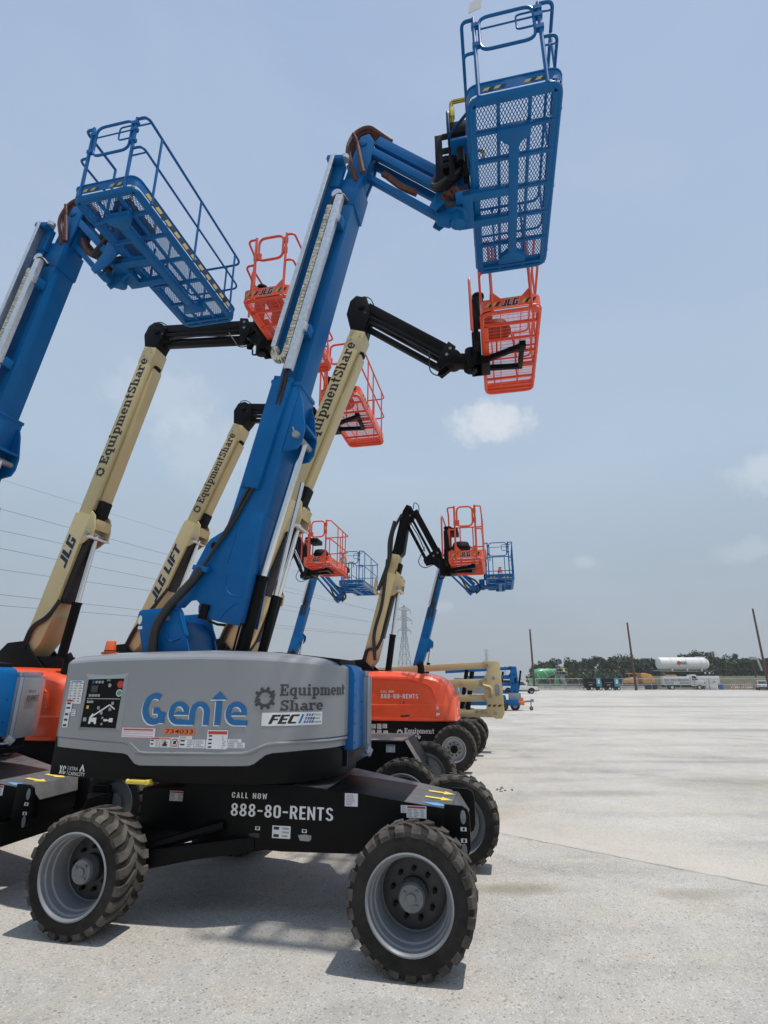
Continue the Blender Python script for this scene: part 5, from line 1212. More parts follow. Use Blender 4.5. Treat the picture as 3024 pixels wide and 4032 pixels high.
# ---------------------------------------------------------------- articulated lifts (folded arms)
def folded_lift(label,loc,group,paint,sc=1.0,rz=-12.1,wheels=True,trailer=False):
    root=thing('articulated_lift',label,'boom lift',(loc[0],loc[1],0),R(rz),group); k=sc
    if wheels:
        for s,t,sd in ((-1.2,-1.0,-1),(1.25,-1.0,-1),(1.25,.9,1),(-1.2,.9,1)): wheel(root,s*k,t*k,sd,r=(.46 if paint=='tan_paint' else .30)*k,wd=.36*k,n_lug=15,rr=(.27 if paint=='tan_paint' else .17)*k)
    c=MB(); c.prism([(-1.4*k,.42*k),(1.3*k,.42*k),(1.45*k,.62*k),(1.4*k,.86*k),(-1.4*k,.88*k)],-.55*k,.5*k)
    if paint!='tan_paint': c.box((-1.2*k,-.75*k,.28*k),(2.15*k,-.3*k,.62*k))
    c.build('chassis','black_paint' if paint=='tan_paint' else paint,root,bevel=.02)
    h=MB(); h.prism([(-1.9*k,.95*k),(.55*k,.95*k),(.62*k,1.4*k),(.45*k,1.78*k),(-1.7*k,1.9*k)],.25*k,.9*k); h.prism([(-1.9*k,.95*k),(.3*k,.95*k),(.4*k,1.4*k),(.25*k,1.70*k),(-1.7*k,1.8*k)],-.95*k,-.45*k); h.build('hood','grey_paint' if paint=='blue_paint' else 'orange_paint',root,bevel=.06)
    y=-.22*k
    def arm(z0,z1,s0,s1,hh,wd=.16): 
        m=MB(); m.hexa([(s0*k,y-wd*k,(z0-hh)*k),(s1*k,y-wd*k,(z1-hh)*k),(s1*k,y+wd*k,(z1-hh)*k),(s0*k,y+wd*k,(z0-hh)*k),(s0*k,y-wd*k,(z0+hh)*k),(s1*k,y-wd*k,(z1+hh)*k),(s1*k,y+wd*k,(z1+hh)*k),(s0*k,y+wd*k,(z0+hh)*k)])
        return m
    a=arm(2.24,2.44,-2.2,1.85,.095,.14); a.hexa([(.75*k,y-.17*k,1.72*k),(1.0*k,y-.17*k,1.95*k),(1.0*k,y+.17*k,1.95*k),(.75*k,y+.17*k,1.72*k),(1.3*k,y-.17*k,1.66*k),(1.55*k,y-.17*k,1.98*k),(1.55*k,y+.17*k,1.98*k),(1.3*k,y+.17*k,1.66*k)]) if False else None
    a.build('upper_boom',paint,root,bevel=.01)
    for (z0,z1) in ((1.86,1.93),(1.46,1.50),(1.08,1.06)): arm(z0,z1,-.8,1.9,.10 if z1<1.9 else .12).build('riser_arm',paint,root,bevel=.01)
    e=MB(); ep=[(1.66,2.50),(1.74,2.56),(2.14,2.54),(2.18,2.48),(2.22,1.75),(2.24,1.08),(2.16,.94),(1.98,.93),(1.86,1.0),(1.70,1.10),(1.76,1.38),(1.66,1.55),(1.74,1.75),(1.62,1.95),(1.80,2.22),(1.80,2.36)]
    e.prism([(s*k,z*k) for s,z in ep],y-.25*k,y-.21*k); e.prism([(s*k,z*k) for s,z in ep],y+.21*k,y+.25*k); e.box((2.02*k,y-.21*k,1.1*k),(2.10*k,y+.21*k,2.4*k))
    eo=e.build('elbow_plate',paint,root,bevel=.012)
    pn=MB()
    for s,z in ((1.80,2.42),(1.98,2.06),(1.74,2.02),(1.86,1.54),(1.98,1.08),(1.6,1.12),(1.45,1.12)): pn.cyl((s*k,y-.27*k,z*k),(s*k,y-.245*k,z*k),.05*k,n=12)
    pn.prism([(2.0*k,1.55*k),(2.12*k,1.55*k),(2.14*k,1.62*k),(2.13*k,1.86*k),(2.05*k,1.90*k),(1.99*k,1.84*k)],y-.2535*k,y-.251*k); pn.build('pin','black_matt' if paint!='tan_paint' else 'steel_grey',eo)
    if paint=='tan_paint':
        hz=MB(); hazard(hz,lambda a_,b_,o:(a_,y-.25*k-o,b_),1.76*k,2.2*k,1.26*k,1.32*k,6); hz.build('hazard_stripe',['decal_black','hazard_yellow_shaded'],eo,smooth=False,fix=False)
        lk=MB(); lk.tube(fillet([(1.66*k,y-.3*k,1.86*k),(1.9*k,y-.3*k,1.80*k),(1.9*k,y-.3*k,1.6*k)],.08),.04,8); lk.prism([(1.0*k,1.98*k),(1.6*k,2.0*k),(1.45*k,1.72*k),(1.25*k,1.70*k),(1.0*k,1.88*k)],y-.22*k,y-.17*k); lk.build('link_plate',paint,root,bevel=.01)
    cy=MB(); cy.cyl((1.15*k,y,1.0*k),(1.35*k,y,2.25*k),.07*k,n=12); cy.cyl((2.2*k if paint!='tan_paint' else 1.0*k,y-.1*k,1.2*k),(2.42*k if paint!='tan_paint' else 1.2*k,y-.1*k,2.3*k),.06*k,n=12); cy.build('lift_cylinder','black_paint',root)
    return root
def sub_wheels(root,pts,r,wd,y_axis=(0,1,0),rim='steel_grey',name='wheel'):
    for (x,y,sd) in pts:
        t=MB(); t.lathe([(r*.55,-wd/2),(r*.93,-wd/2),(r,-wd*.38),(r,wd*.38),(r*.93,wd/2),(r*.55,wd/2)],(x,y,r),y_axis,20,close=True); o=t.build(name,'rubber',root)
        m=MB(); m.lathe([(.001,sd*wd*.30),(r*.2,sd*wd*.34),(r*.45,sd*wd*.25),(r*.58,sd*wd*.5)],(x,y,r),y_axis,20); m.build('rim',rim,o)
# ---------------------------------------------------------------- the place
JOINT=(1.58,8.30,3.91,6.32)
STAINS=[(1.25,6.25,.6,.2,(.21,.175,.12,1),.6),(3.06,6.12,.5,.18,(.24,.20,.14,1),.4),(1.2,9.6,1.2,.7,(.34,.25,.16,1),.4),(-3.4,3.9,1.4,.7,(.30,.27,.21,1),.4),(7.5,12,2.2,1.1,(.27,.25,.19,1),.4),(4.2,11.0,1.6,.35,(.26,.25,.23,1),.5),(9,15,4.5,.35,(.24,.23,.22,1),.5),(1.0,3.9,.35,.15,(.27,.26,.25,1),.5),(-1.5,3.45,.5,.25,(.30,.295,.29,1),.5),(14,24,6,1.0,(.25,.245,.235,1),.6),(20,45,14,2,(.26,.255,.245,1),.6),(40,70,26,4,(.27,.265,.255,1),.6),(6.5,8.2,1.6,.2,(.25,.24,.22,1),.4)]
g=MB(); xs=[-600,-60,-12,0,12,60,800]; ys=[-60,0,12,60,300,980]
for i in range(len(xs)-1):
    for j in range(len(ys)-1): g.poly([(xs[i],ys[j],0),(xs[i+1],ys[j],0),(xs[i+1],ys[j+1],0),(xs[i],ys[j+1],0)])
struct('ground',g,ground_mat(),smooth=False,fix=False)
# lane marks worn to short white dashes
mk=MB()
for (x,y,l) in ((15.1,24.9,1.6),(16.3,29.2,1.5),(19.3,37.0,1.4)):
    mk.poly([(x,y,.004),(x+l,y-.05,.004),(x+l,y+.12,.004),(x,y+.16,.004)])
struct('road_marking',mk,'white_paint',smooth=False,fix=False)
# earth bank behind the yard
bkm=mat('bank',(0.085,0.085,0.045),.95,var=.4,vs=.5,bump=.4,bs=4)
bk=MB(); nx=60; rnd=random.Random(3)
prof=[(127.5,-.05),(129,.5),(133,2.3),(136,2.9),(150,3.0),(240,3.2)]
P=[]; 
for i in range(nx+1):
    x=22+i*5.0
    fade=min(1,max(0,(x-60)/9))
    for (y,z) in prof: P.append((x,y+rnd.uniform(-.4,.4),-.05+(z+.05)*fade+rnd.uniform(-.1,.1)*fade))
fs=[]; k=len(prof)
for i in range(nx):
    for j in range(k-1): fs.append((i*k+j,(i+1)*k+j,(i+1)*k+j+1,i*k+j+1))
bk.faces(P,fs); struct('bank',bk,bkm)
# ---------------------------------------------------------------- lifts
GR='boom lifts parked in rows with booms raised'
M1=(-.8,6.16)
blue_lift('blue boom lift with grey hood nearest the camera, whole chassis in view',M1,GR,(-.9,3.4),(.41,9.1),
    ((.55,9.63),(1.80,8.45)),(2.07,3.12,-1.45,1.30,8.2,-.02),paper=True)
M2=(-5.12,7.12)
blue_lift('blue boom lift at the left edge, its chassis end cut off by the frame',M2,GR,(-1.15,3.58),(-.12,9.0),
    ((.0,9.45),(.92,8.40)),(1.0,2.02,-1.14,1.77,8.42,.25),visit=True,tsh=-.17)
tan_lift('tan boom lift with orange hood behind the left edge, black jib held level',(-4.8,10.1),GR,(-1.80,2.62),(-.24,8.90),2.62,
    [(-.46,9.25),(-.38,9.46),(-.24,9.54),(-.04,9.48),(.06,9.36),(.02,9.1),(-.05,8.98)],((-.14,9.28),(2.0,9.08)),(2.5,3.46,-1.36,1.2,8.68,.0),hood=(-2.6,-.10),word='JLG',exhaust=-.56)
tan_lift('tan boom lift with slimmest lettered boom, middle of three tall tan ones',(-4.4,13.0),GR,(-1.65,2.75),(.62,8.42),3.28,
    [(.44,8.85),(.55,9.05),(.75,9.08),(.95,8.95),(.95,8.6)],((.72,8.86),(2.55,8.62)),(3.23,4.22,-1.38,1.36,8.2,-.05),word='JLG LIFT',exhaust=-.3,tstart=.28)
tan_lift('tan boom lift directly behind the nearest blue one, its black jib sloping down',(-.75,9.2),GR,(-1.93,2.60),(.28,8.58),2.72,
    [(.03,9.02),(.10,9.32),(.22,9.42),(.45,9.34),(.52,8.95)],((.34,9.12),(2.06,7.78)),(2.66,3.62,-1.45,1.15,7.62,-.10),word='JLG',hood=(-2.3,-.18),exhaust=-.58)
J7=(.6,14.7)
r7,B7,L7=tan_lift('orange hooded lift with white phone number and black knuckled boom beside the lattice tower',J7,GR,(-1.02,2.45),(-.25,5.36),2.45,
    [(-.32,5.5),(-.10,6.40),(-.02,6.62),(.10,6.80),(.22,6.74),(.32,6.52),(.12,6.25),(-.02,5.40)],((.18,6.62),(.86,5.22)),(1.31,2.18,-1.25,.75,4.88,-.25),hood=(-1.9,1.28),word='',exhaust=.47,text_right=True,slim=.85,tc_small=True)
hs=MB(); hs.tube(fillet([(-.25,-.25,6.3),(-.42,-.27,5.7),(-.40,-.27,5.2),(-.72,-.26,4.35)],.3),.05,8); hs.tube(fillet([(-.05,-.22,6.5),(-.32,-.26,6.0),(-.36,-.26,5.3),(-.60,-.26,4.5)],.3),.04,8)
hs.tube(fillet([(-.46,-.26,5.2),(-.62,-.24,3.9),(-.86,-.24,3.2),(-.80,-.26,2.5)],.3),.045,8); hs.build('hose','hose_black',r7)
lp=MB(); lp.tube(fillet([(-.78,-.24,4.7),(-.84,-.24,4.25),(-.62,-.24,4.25),(-.52,-.24,4.6)],.12),.035,8); lp.build('hose_loop','tan_paint',r7)
tan_lift('far boom lift whose small orange basket shows left of the lattice tower',(-3.5,18.2),GR,(-1.2,2.5),(.1,6.0),2.6,
    [(-.05,6.3),(.05,6.8),(.3,6.95),(.45,6.8),(.3,6.1)],((.38,6.75),(1.02,5.45)),(1.22,2.12,-1.35,.75,5.50,-.3),word='',hood=(-1.9,.9),exhaust=.3,slim=.85,tc_small=True)
small_blue_lift('blue boom lift far down the left row with its basket open to the sky',(-3.3,25.5),GR,(-1.10,2.75),(-.02,7.0),2.7,((.12,7.05),(1.30,5.75)),(1.58,2.70,-1.4,1.8,6.08,.0))
small_blue_lift('blue boom lift far down the right row, its basket behind the orange one',(2.2,23.2),GR,(-.78,2.55),(.42,6.85),2.5,((.52,7.0),(1.70,5.75)),(2.25,3.38,-1.4,1.3,5.88,.0))
fire_extinguisher((4.75,21.65,5.90),'small red fire extinguisher standing in the far right blue basket')
fire_extinguisher((-1.75,24.2,6.12),'small red fire extinguisher standing in the far left blue basket')
folded_lift('tan articulated lift with folded arms and a tall elbow plate behind the orange hood',(1.4,17.4),GR,'tan_paint')
# towable blue lift further off
fb=folded_lift('blue articulated lift with folded arms far behind the tan elbow plate',(7.0,40.2),GR,'blue_paint',sc=1.15,wheels=True)
tw=thing('towable_lift','small towable lift with orange base and jockey wheel beside the far blue arms','towable lift',(9.25,39.6,0),R(-12.1))
m=MB(); m.box((-.6,-.5,.35),(.55,.4,.62)); m.box((.2,-.3,.6),(.5,.2,.85)); m.build('base','decal_orange',tw,bevel=.05)
m=MB(); m.bar((.3,0,.55),(1.15,0,.62),.12,.12); m.box((1.0,-.1,.55),(1.2,.1,.75)); m.cyl((1.0,0,.62),(1.0,0,.2),.04); m.build('drawbar','steel_grey',tw)
sub_wheels(tw,[(-.1,-.55,-1),(-.1,.5,1)],.33,.2); sub_wheels(tw,[(1.0,0,-1)],.13,.08,name='jockey_wheel')
m=MB(); m.box((-.5,-.45,.62),(.35,.3,1.15)); m.build('battery_box','steel_grey',tw,bevel=.03)
# ---------------------------------------------------------------- yard edge: poles, fence, barrier, trees, pylons, wires
for (x,y,h,lab) in ((31.1,116,12.3,'rusty brown bare pole, shortest of the three, beside the mixer drum'),(51.6,115,13.6,'rusty brown bare pole between the teal generators and the white tank trailer'),(75.4,110,15.9,'rusty brown bare pole, tallest of the three, near the right edge')):
    m=MB(); m.cyl((0,0,0),(0,0,h),.24,.17,n=12); m.cyl((0,0,h),(0,0,h+.05),.18,.16,n=12); o=m.build('pole','rust_pole'); o.location=(x,y,0); tag(o,lab,'pole','bare poles along the fence')
fx=[(29.0+3.05*i,118.2-.08*3.05*i*0) for i in range(33)]
fr=thing('chain_link_fence','long grey wire fence with a top rail along the far yard edge','fence',(29,118.2,0))
m=MB(); L_=3.05*32
for z in (2.28,1.15,.08): m.cyl((0,0,z),(L_,0,z),.06,n=6)
m.build('rail','steel_grey',fr)
for i in range(33):
    m=MB(); m.cyl((3.05*i,.05,0),(3.05*i,.05,2.4),.075,n=6); m.build('post','steel_grey',fr)
m=MB(); n=int(L_/.30)
for i in range(n): 
    x=i*.30; m.bar((x,-.03,.1),(x+.9,-.03,2.25),.010,.010); m.bar((x+.9,-.02,.1),(x,-.02,2.25),.010,.010)
m.build('wire_mesh','steel_grey',fr,smooth=False,fix=False)
for i in range(6):
    x=32+i*4.25
    m=MB(); m.prism([(-.30,0),(-.30,.1),(-.12,.35),(-.09,.86),(.09,.86),(.12,.35),(.30,.1),(.30,0)],-2.1,2.1,'s'); o=m.build('concrete_barrier','barrier_concrete',bevel=.02); o.location=(x,119.3,0)
    tag(o,'grey concrete barrier in the row standing behind the fence','barrier','concrete barriers behind the fence')
def tree(label,x,y,h,cw,seed,group='trees behind the yard',base=0):
    rnd=random.Random(seed); root=thing('tree',label,'tree',(x,y,base),0,group)
    t=MB(); t.cyl((0,0,-.3),(.2,0,h*.4),.30,.2,n=8)
    for i in range(6):
        a=rnd.uniform(0,6.28); t.cyl((.15,0,h*(.22+.03*i)),(math.cos(a)*cw*.3,math.sin(a)*cw*.3,h*(.5+.06*i)),.11,.04,n=6)
    t.build('trunk','bark',root)
    c=MB(); zc=h*.52; ra=cw/2; rv=h*.48; blobs=[]
    for i in range(34):                     # leaf masses over the dome of the crown
        u=rnd.uniform(-.75,.92); a=rnd.uniform(0,6.28); q=math.sqrt(1-u*u); k=rnd.uniform(.62,.86)
        blobs.append((math.cos(a)*q*ra*k,math.sin(a)*q*ra*k*.8,zc+u*rv*k,cw*rnd.uniform(.10,.17)))
    for (bx,by,bz,br) in blobs:
        shade=rnd.choice([0,0,1,1,2])
        for i in range(95):
            u=rnd.uniform(-1,1); a=rnd.uniform(0,6.28); q=math.sqrt(1-u*u); rad=br*rnd.uniform(.5,1.08)
            p=Vector((bx+math.cos(a)*q*rad,by+math.sin(a)*q*rad,bz+u*rad*.85))
            if p.z<.3: continue
            s=rnd.uniform(.14,.34); d1=Vector((rnd.gauss(0,1),rnd.gauss(0,1),rnd.gauss(0,.6))).normalized()*s; d2=d1.cross(Vector((rnd.gauss(0,1),rnd.gauss(0,1),rnd.gauss(0,1)))).normalized()*s*.75
            c.cur=min(3,max(0,shade+rnd.choice([-1,0,0,0,1])))
            c.poly([p-d1,p+d2*.8,p+d1,p-d2])
    c.build('crown',['leaf0','leaf1','leaf2','leaf3'],root,smooth=False,fix=False)
kinds=['dark green bushy tree behind the fence, broad and rounded','olive green tree behind the fence with a flat crown']
rnd=random.Random(11)
tr=[]
# crown tops read from the skyline
sky=[(2118,2606,70),(2150,2590,80),(2196,2571,100),(2248,2590,72),(2300,2584,84),(2345,2574,92),(2395,2584,80),(2438,2570,118),(2492,2578,100),(2545,2590,90),(2598,2602,86),(2650,2588,70),(2700,2572,84),(2764,2558,112),(2812,2580,64),(2848,2606,50),(2886,2570,86),(2935,2590,84),(2985,2598,80),(3035,2590,84)]
for i,(px,py,wpx) in enumerate(sky):
    F=166+rnd.uniform(-4,10); zc=F*.954+6*.3; x=(px-1512)/2100*zc; h=2+F*math.tan(math.atan((2016-py)/2100)+R(17.5)); w_=wpx/2100*zc*1.12
    if px<2520: tree('dense green tree in the unbroken belt of trees behind the far fence',x,F,h,w_,100+i)
    else: tree('dense green tree on the bank beyond the white tank trailer',x,F,h-2.8,w_,100+i,base=2.8)
u=MB(); rnd=random.Random(5)
for i in range(8000):
    x=rnd.uniform(44,128); y=rnd.uniform(158,163); z=rnd.uniform(.1,1)**1.4*5.2+(2.6 if x>68 else 0)
    if x<68 and i%2==0: x=rnd.uniform(36,60); y=rnd.uniform(139,143); z=rnd.uniform(0,1)**1.5*3.4
    p=Vector((x,y,z)); s=rnd.uniform(.3,.7)
    d1=Vector((rnd.gauss(0,1),rnd.gauss(0,.6),rnd.gauss(0,1))).normalized()*s; d2=d1.cross(Vector((rnd.gauss(0,1),rnd.gauss(0,1),rnd.gauss(0,1)))).normalized()*s*.7
    u.cur=rnd.choice([0,0,1,1,2]); u.poly([p-d1,p+d2,p+d1,p-d2])
struct('undergrowth',u,['leaf0','leaf1','leaf2'],kind='stuff',smooth=False,fix=False)
def pylon(label,x,y,h,rz):
    root=thing('transmission_tower',label,'pylon',(x,y,0),rz,'lattice transmission towers')
    m=MB(); hw=lambda z: (4.2-(4.2-1.1)*min(1,z/(h*.62))) if z<h*.62 else (1.1 if z<h*.93 else 1.1*(h-z)/(h*.07)+.02)
    zs=[0,h*.13,h*.25,h*.36,h*.46,h*.55,h*.62,h*.68,h*.74,h*.80,h*.86,h*.93,h]
    for z0,z1 in zip(zs,zs[1:]):
        a,b=hw(z0),hw(z1)
        for sx in (-1,1):
            for sy in (-1,1): m.bar((sx*a,sy*a,z0),(sx*b,sy*b,z1),.22,.22)
        for s in (-1,1):
            for p,q in (((-a,s*a,z0),(b,s*b,z1)),((a,s*a,z0),(-b,s*b,z1)),((s*a,-a,z0),(s*b,b,z1)),((s*a,a,z0),(s*b,-b,z1)),((-b,s*b,z1),(b,s*b,z1)),((s*b,-b,z1),(s*b,b,z1))): m.bar(p,q,.12,.12)
    m.build('lattice_body','lattice',root,smooth=False)
    for f,w_ in ((.93,4.9),(.80,5.9),(.66,4.9)):
        z=h*f
        for s in (-1,1):
            m=MB()
            for sy in (-1,1): m.bar((s*1.0,sy*1.0,z),(s*w_,0,z-.15),.16,.16); m.bar((s*1.0,sy*1.0,z+h*.045),(s*w_,0,z),.14,.14)
            for k in (.3,.6): m.bar((s*(1+(w_-1)*k),0,z-.1),(s*(1+(w_-1)*k),0,z+h*.045*(1-k)),.1,.1)
            mo=m.build('cross_arm','lattice',root,smooth=False)
            i_=MB(); i_.cyl((s*w_,0,z-.2),(s*w_,0,z-2.6),.14,n=6); i_.build('insulator','cable',mo)
    return root
pylon('nearer lattice transmission tower between the tan and blue booms',13.4,360,50.2,R(25))
pylon('distant faint transmission tower above the tan elbow plate',167,900,51,R(20))
# conductors, tower arm -> next tower out of frame on the left
def cable(name,a,b,sag,r,lab,grp):
    a=Vector(a); b=Vector(b); pts=[a+(b-a)*(i/30)+Vector((0,0,-sag*4*(i/30)*(1-i/30))) for i in range(31)]
    m=MB(); m.tube(pts,r,5); o=m.build(name,'cable'); tag(o,lab,'power line',grp)
ca,sa=math.cos(R(25)),math.sin(R(25))
wl=['topmost and faintest thin wire of the fan of power lines','second wire from the top in the fan of power lines','third wire from the top in the fan of power lines','middle wire in the fan of power lines','third wire from the bottom in the fan of power lines','second wire from the bottom in the fan of power lines','lowest wire in the fan of power lines']
ends=[(0,50.2),(-5.9,37.8),(5.9,37.8),(-4.9,44.2),(4.9,44.2),(-4.9,30.8),(4.9,30.8)]
def ptat(px,py,F):
    a=(px-1512)/2100; b=(2016-py)/2100; c,s=math.cos(R(17.5)),math.sin(R(17.5)); r=Vector((a,c-b*s,s+b*c)); return Vector((0,0,2))+r*(F/r.y)
lefts=[(0,1886),(0,2003),(0,2088),(0,2159),(0,2242),(0,2341),(0,2384)]
mids=[(671,2135),(671,2220),(650,2266),(629,2317),(605,2365),(540,2432),(542,2459)]
order=[(0,50.2),(-4.9,44.2),(4.9,44.2),(-5.9,37.8),(5.9,37.8),(-4.9,30.8),(4.9,30.8)]
for i in range(7):
    e,z=order[i]; A=Vector((13.4+ca*e,360+sa*e,z-(2.6 if i else 0)))
    Bp=ptat(*lefts[i],132+e*.4)
    # carry on past the frame towards the next tower
    d=(Bp-A); d.z=0
    m_=ptat(*mids[i],210)
    # sag chosen so the wire hangs through the middle point
    u_=(m_.y-A.y)/(Bp.y-A.y); zl=A.z+(Bp.z-A.z)*u_; sag=max(0,min(9,(zl-m_.z)/(4*u_*(1-u_))))
    E_=Bp+(Bp-A)*.25
    pts=[]
    for k in range(37):
        t=k/36*1.25; pts.append(A+(Bp-A)*t+Vector((0,0,-sag*4*t*(1-t))))
    m=MB(); m.tube(pts,.055 if i else .035,5); o=m.build('power_line','cable'); tag(o,wl[i],'power line','power lines of the transmission tower')
# ---------------------------------------------------------------- vehicles and equipment behind the yard
def pickup(label,x,y,rz,rear=False):
    r=thing('pickup_truck',label,'pickup truck',(x,y,0),R(rz),'white pickup trucks')
    b=MB(); pr=[(-2.75,.55),(-2.75,1.12),(-.55,1.15),(-.5,1.2),(1.1,1.2),(1.35,1.15),(2.6,1.05),(2.75,.85),(2.75,.5)]
    b.prism(pr,-.95,.95); bo=b.build('body','white_paint',r,bevel=.06)
    c=MB(); c.prism([(-.5,1.19),(-.35,1.88),(.55,1.9),(1.25,1.19)],-.82,.82); co=c.build('cab','white_paint',r,bevel=.06)
    w_=MB(); w_.prism([(-.4,1.25),(-.28,1.78),(.5,1.80),(1.0,1.25)],-.835,-.825); w_.prism([(-.4,1.25),(-.28,1.78),(.5,1.80),(1.0,1.25)],.825,.835); w_.hexa([(-.52,-.68,1.27),(-.40,-.68,1.80),(-.40,.68,1.80),(-.52,.68,1.27),(-.50,-.68,1.27),(-.38,-.68,1.80),(-.38,.68,1.80),(-.50,.68,1.27)]); w_.hexa([(1.24,-.72,1.27),(.64,-.72,1.83),(.64,.72,1.83),(1.24,.72,1.27),(1.26,-.72,1.28),(.66,-.72,1.84),(.66,.72,1.84),(1.26,.72,1.28)]); w_.build('window','glass',co)
    for s in (-1,1):
        h=MB(); h.box((2.70,s*.72-.15,.78),(2.77,s*.72+.15,.95)); h.build('headlight','decal_white',bo)
        h=MB(); h.box((-2.78,s*.85-.06,.8),(-2.74,s*.85+.06,1.08)); h.build('tail_light','decal_red',bo)
    m=MB(); m.box((-2.95,-.92,.45),(-2.72,.92,.62)); m.box((2.72,-.92,.42),(2.9,.92,.62)); m.box((-2.77,-.14,.9),(-2.755,.14,1.0)); m.box((-2.6,-.8,.35),(2.6,.8,.56)); m.build('bumper','black_matt',r)
    for sx in (-1.75,1.75):
        for s in (-1,1):
            a=MB(); a.prism([(sx+.5*math.cos(R(q)),.42+.5*math.sin(R(q))) for q in range(0,181,20)],s*.955,s*.94); a.build('wheel_arch','black_matt',bo)
    sub_wheels(r,[(-1.75,-.85,-1),(1.75,-.85,-1),(1.75,.85,1),(-1.75,.85,1)],.40,.25,rim='silver_rim')
    return r
pk=pickup('white pickup with a ladder rack parked past the blue arms, nose to the right',20.9,87,-6)
m=MB(); 
for s in (-.85,.85):
    m.tube([(-2.6,s,1.1),(-2.6,s,2.35),(-.6,s,2.35),(-.6,s,1.15)],.04,6)
for x in (-2.5,-1.6,-.7): m.cyl((x,-.85,2.35),(x,.85,2.35),.035,n=6)
m.box((-2.3,-.5,1.1),(-1.2,.5,2.0)); m.build('ladder_rack','black_matt',pk)
m=MB()
for y in (-.2,.2): m.cyl((-2.0,y,2.3),(-1.9,y,4.1),.03,n=6)
for k in range(6): m.cyl((-2.0,-.2,2.5+.3*k),(-2.0,.2,2.5+.3*k),.025,n=6)
m.build('ladder','steel_grey',pk)
pickup('white pickup seen from behind at the right edge of the yard',79.2,117.4,62)
# mixer truck
mx=thing('mixer_truck','green concrete mixer truck with a tilted drum behind the fence','mixer truck',(37.0,124,0),R(3))
m=MB(); a=Vector((-3.9,0,3.15)); b=Vector((1.3,0,3.85)); m.lathe([(.001,0),(.72,.0),(1.02,.6),(1.12,1.4),(1.05,2.4),(.8,3.9),(.55,5.2),(.001,5.25)],a,b-a,28); mo=m.build('drum','mixer_green',mx)
sw=MB()
for k in range(2):
    pts=[]
    ax=(b-a).normalized(); u_=Vector((0,1,0)); v_=ax.cross(u_)
    for i in range(40):
        t=i/39; q=t*7+k*3.14; d=.6+t*4.2; rr=[.99,1.13,1.12,1.04,.92,.80,.68,.6][min(7,int(t*8))]
        rr=1.03+.1*math.sin(min(1,t*3)*1.57)-.52*max(0,t-.3)
        pts.append(a+ax*d+(u_*math.cos(q)+v_*math.sin(q))*rr)
    sw.tube(pts,.05,5)
sw.build('drum_fin','white_paint',mo)
m=MB(); m.box((-4.5,-.45,.8),(3.2,.45,1.15)); m.prism([(-3.6,1.1),(-3.3,2.5),(-3.0,2.5),(-2.9,1.1)],-.6,.6); m.prism([(.9,1.1),(1.2,3.1),(1.5,3.1),(1.7,1.1)],-.6,.6); m.prism([(-4.6,1.0),(-4.6,2.2),(-3.7,2.2),(-3.5,1.0)],-1.1,1.1); m.build('frame','mixer_green',mx,bevel=.03)
m=MB(); m.box((1.0,-.9,3.05),(3.6,.9,3.18)); 
for x in (1.1,2.3,3.5):
    for y in (-.85,.85): m.cyl((x,y,3.1),(x,y,4.5),.045,n=6)
for z in (3.8,4.5):
    for y in (-.85,.85): m.cyl((1.1,y,z),(3.5,y,z),.04,n=6)
m.build('rear_platform','steel_grey',mx)
m=MB(); m.prism([(2.3,3.3),(2.1,4.3),(3.3,4.3),(3.0,3.3)],-.5,.5); m.build('hopper','black_matt',mx,bevel=.05)
m=MB(); m.hexa([(1.9,-.4,2.9),(2.9,-.4,3.0),(2.9,.4,3.0),(1.9,.4,2.9),(3.0,-.3,1.0),(3.5,-.3,1.1),(3.5,.3,1.1),(3.0,.3,1.0)]) ; m.build('chute','decal_grey',mx)
m=MB(); m.box((2.7,-.55,3.7),(3.2,.0,4.25)); m.lathe([(.001,-.2),(.2,-.15),(.24,0),(.18,.18),(.001,.22)],(2.95,-.3,4.35),(0,0,1),12); m.build('yellow_piece','yellow',mx,bevel=.1)  # yellow block with a rounded top on the rear platform
sub_wheels(mx,[(-3.6,-1.0,-1),(.2,-1.0,-1),(1.6,-1.0,-1),(-3.6,1.0,1),(.2,1.0,1),(1.6,1.0,1)],.52,.4)
# two generators
def generator(label,x):
    r=thing('generator',label,'generator',(x,115.2,0),R(4),'towable generators on the yard edge')
    m=MB(); m.prism([(-1.7,.75),(-1.75,2.35),(.45,2.4),(.45,.75)],-.75,.75); m.build('housing','black_paint',r,bevel=.06)
    m=MB(); m.prism([(.45,.75),(.45,2.42),(1.2,2.42),(1.55,1.7),(1.6,.75)],-.78,.78); mo=m.build('end_cover','teal_paint',r,bevel=.06)
    m=MB(); m.poly([(.75,-.785,1.35),(1.15,-.785,1.35),(1.15,-.785,1.75),(.75,-.785,1.75)]); m.box((.8,-.8,1.85),(1.2,-.782,2.1)); m.build('panel','decal_white',mo,smooth=False,fix=False)
    m=MB(); m.box((-1.6,-.6,.5),(1.6,.6,.75)); m.bar((-1.6,0,.55),(-2.3,0,.5),.12,.1); m.cyl((-2.1,0,.6),(-2.1,0,.15),.04,n=6); m.build('trailer_frame','black_matt',r)
    m=MB(); m.box((-1.2,-.76,1.0),(-.4,-.752,1.15)); m.box((-1.5,-.76,1.5),(.2,-.752,1.55)); m.build('handle','steel_grey',r)
    sub_wheels(r,[(-.7,-.8,-1),(-.7,.8,1),(1.2,-.8,-1),(1.2,.8,1)],.36,.22,rim='decal_white')
generator('black and teal towable generator, nearer the green mixer truck',42.9); generator('black and teal towable generator, nearer the rusty pole',46.6)
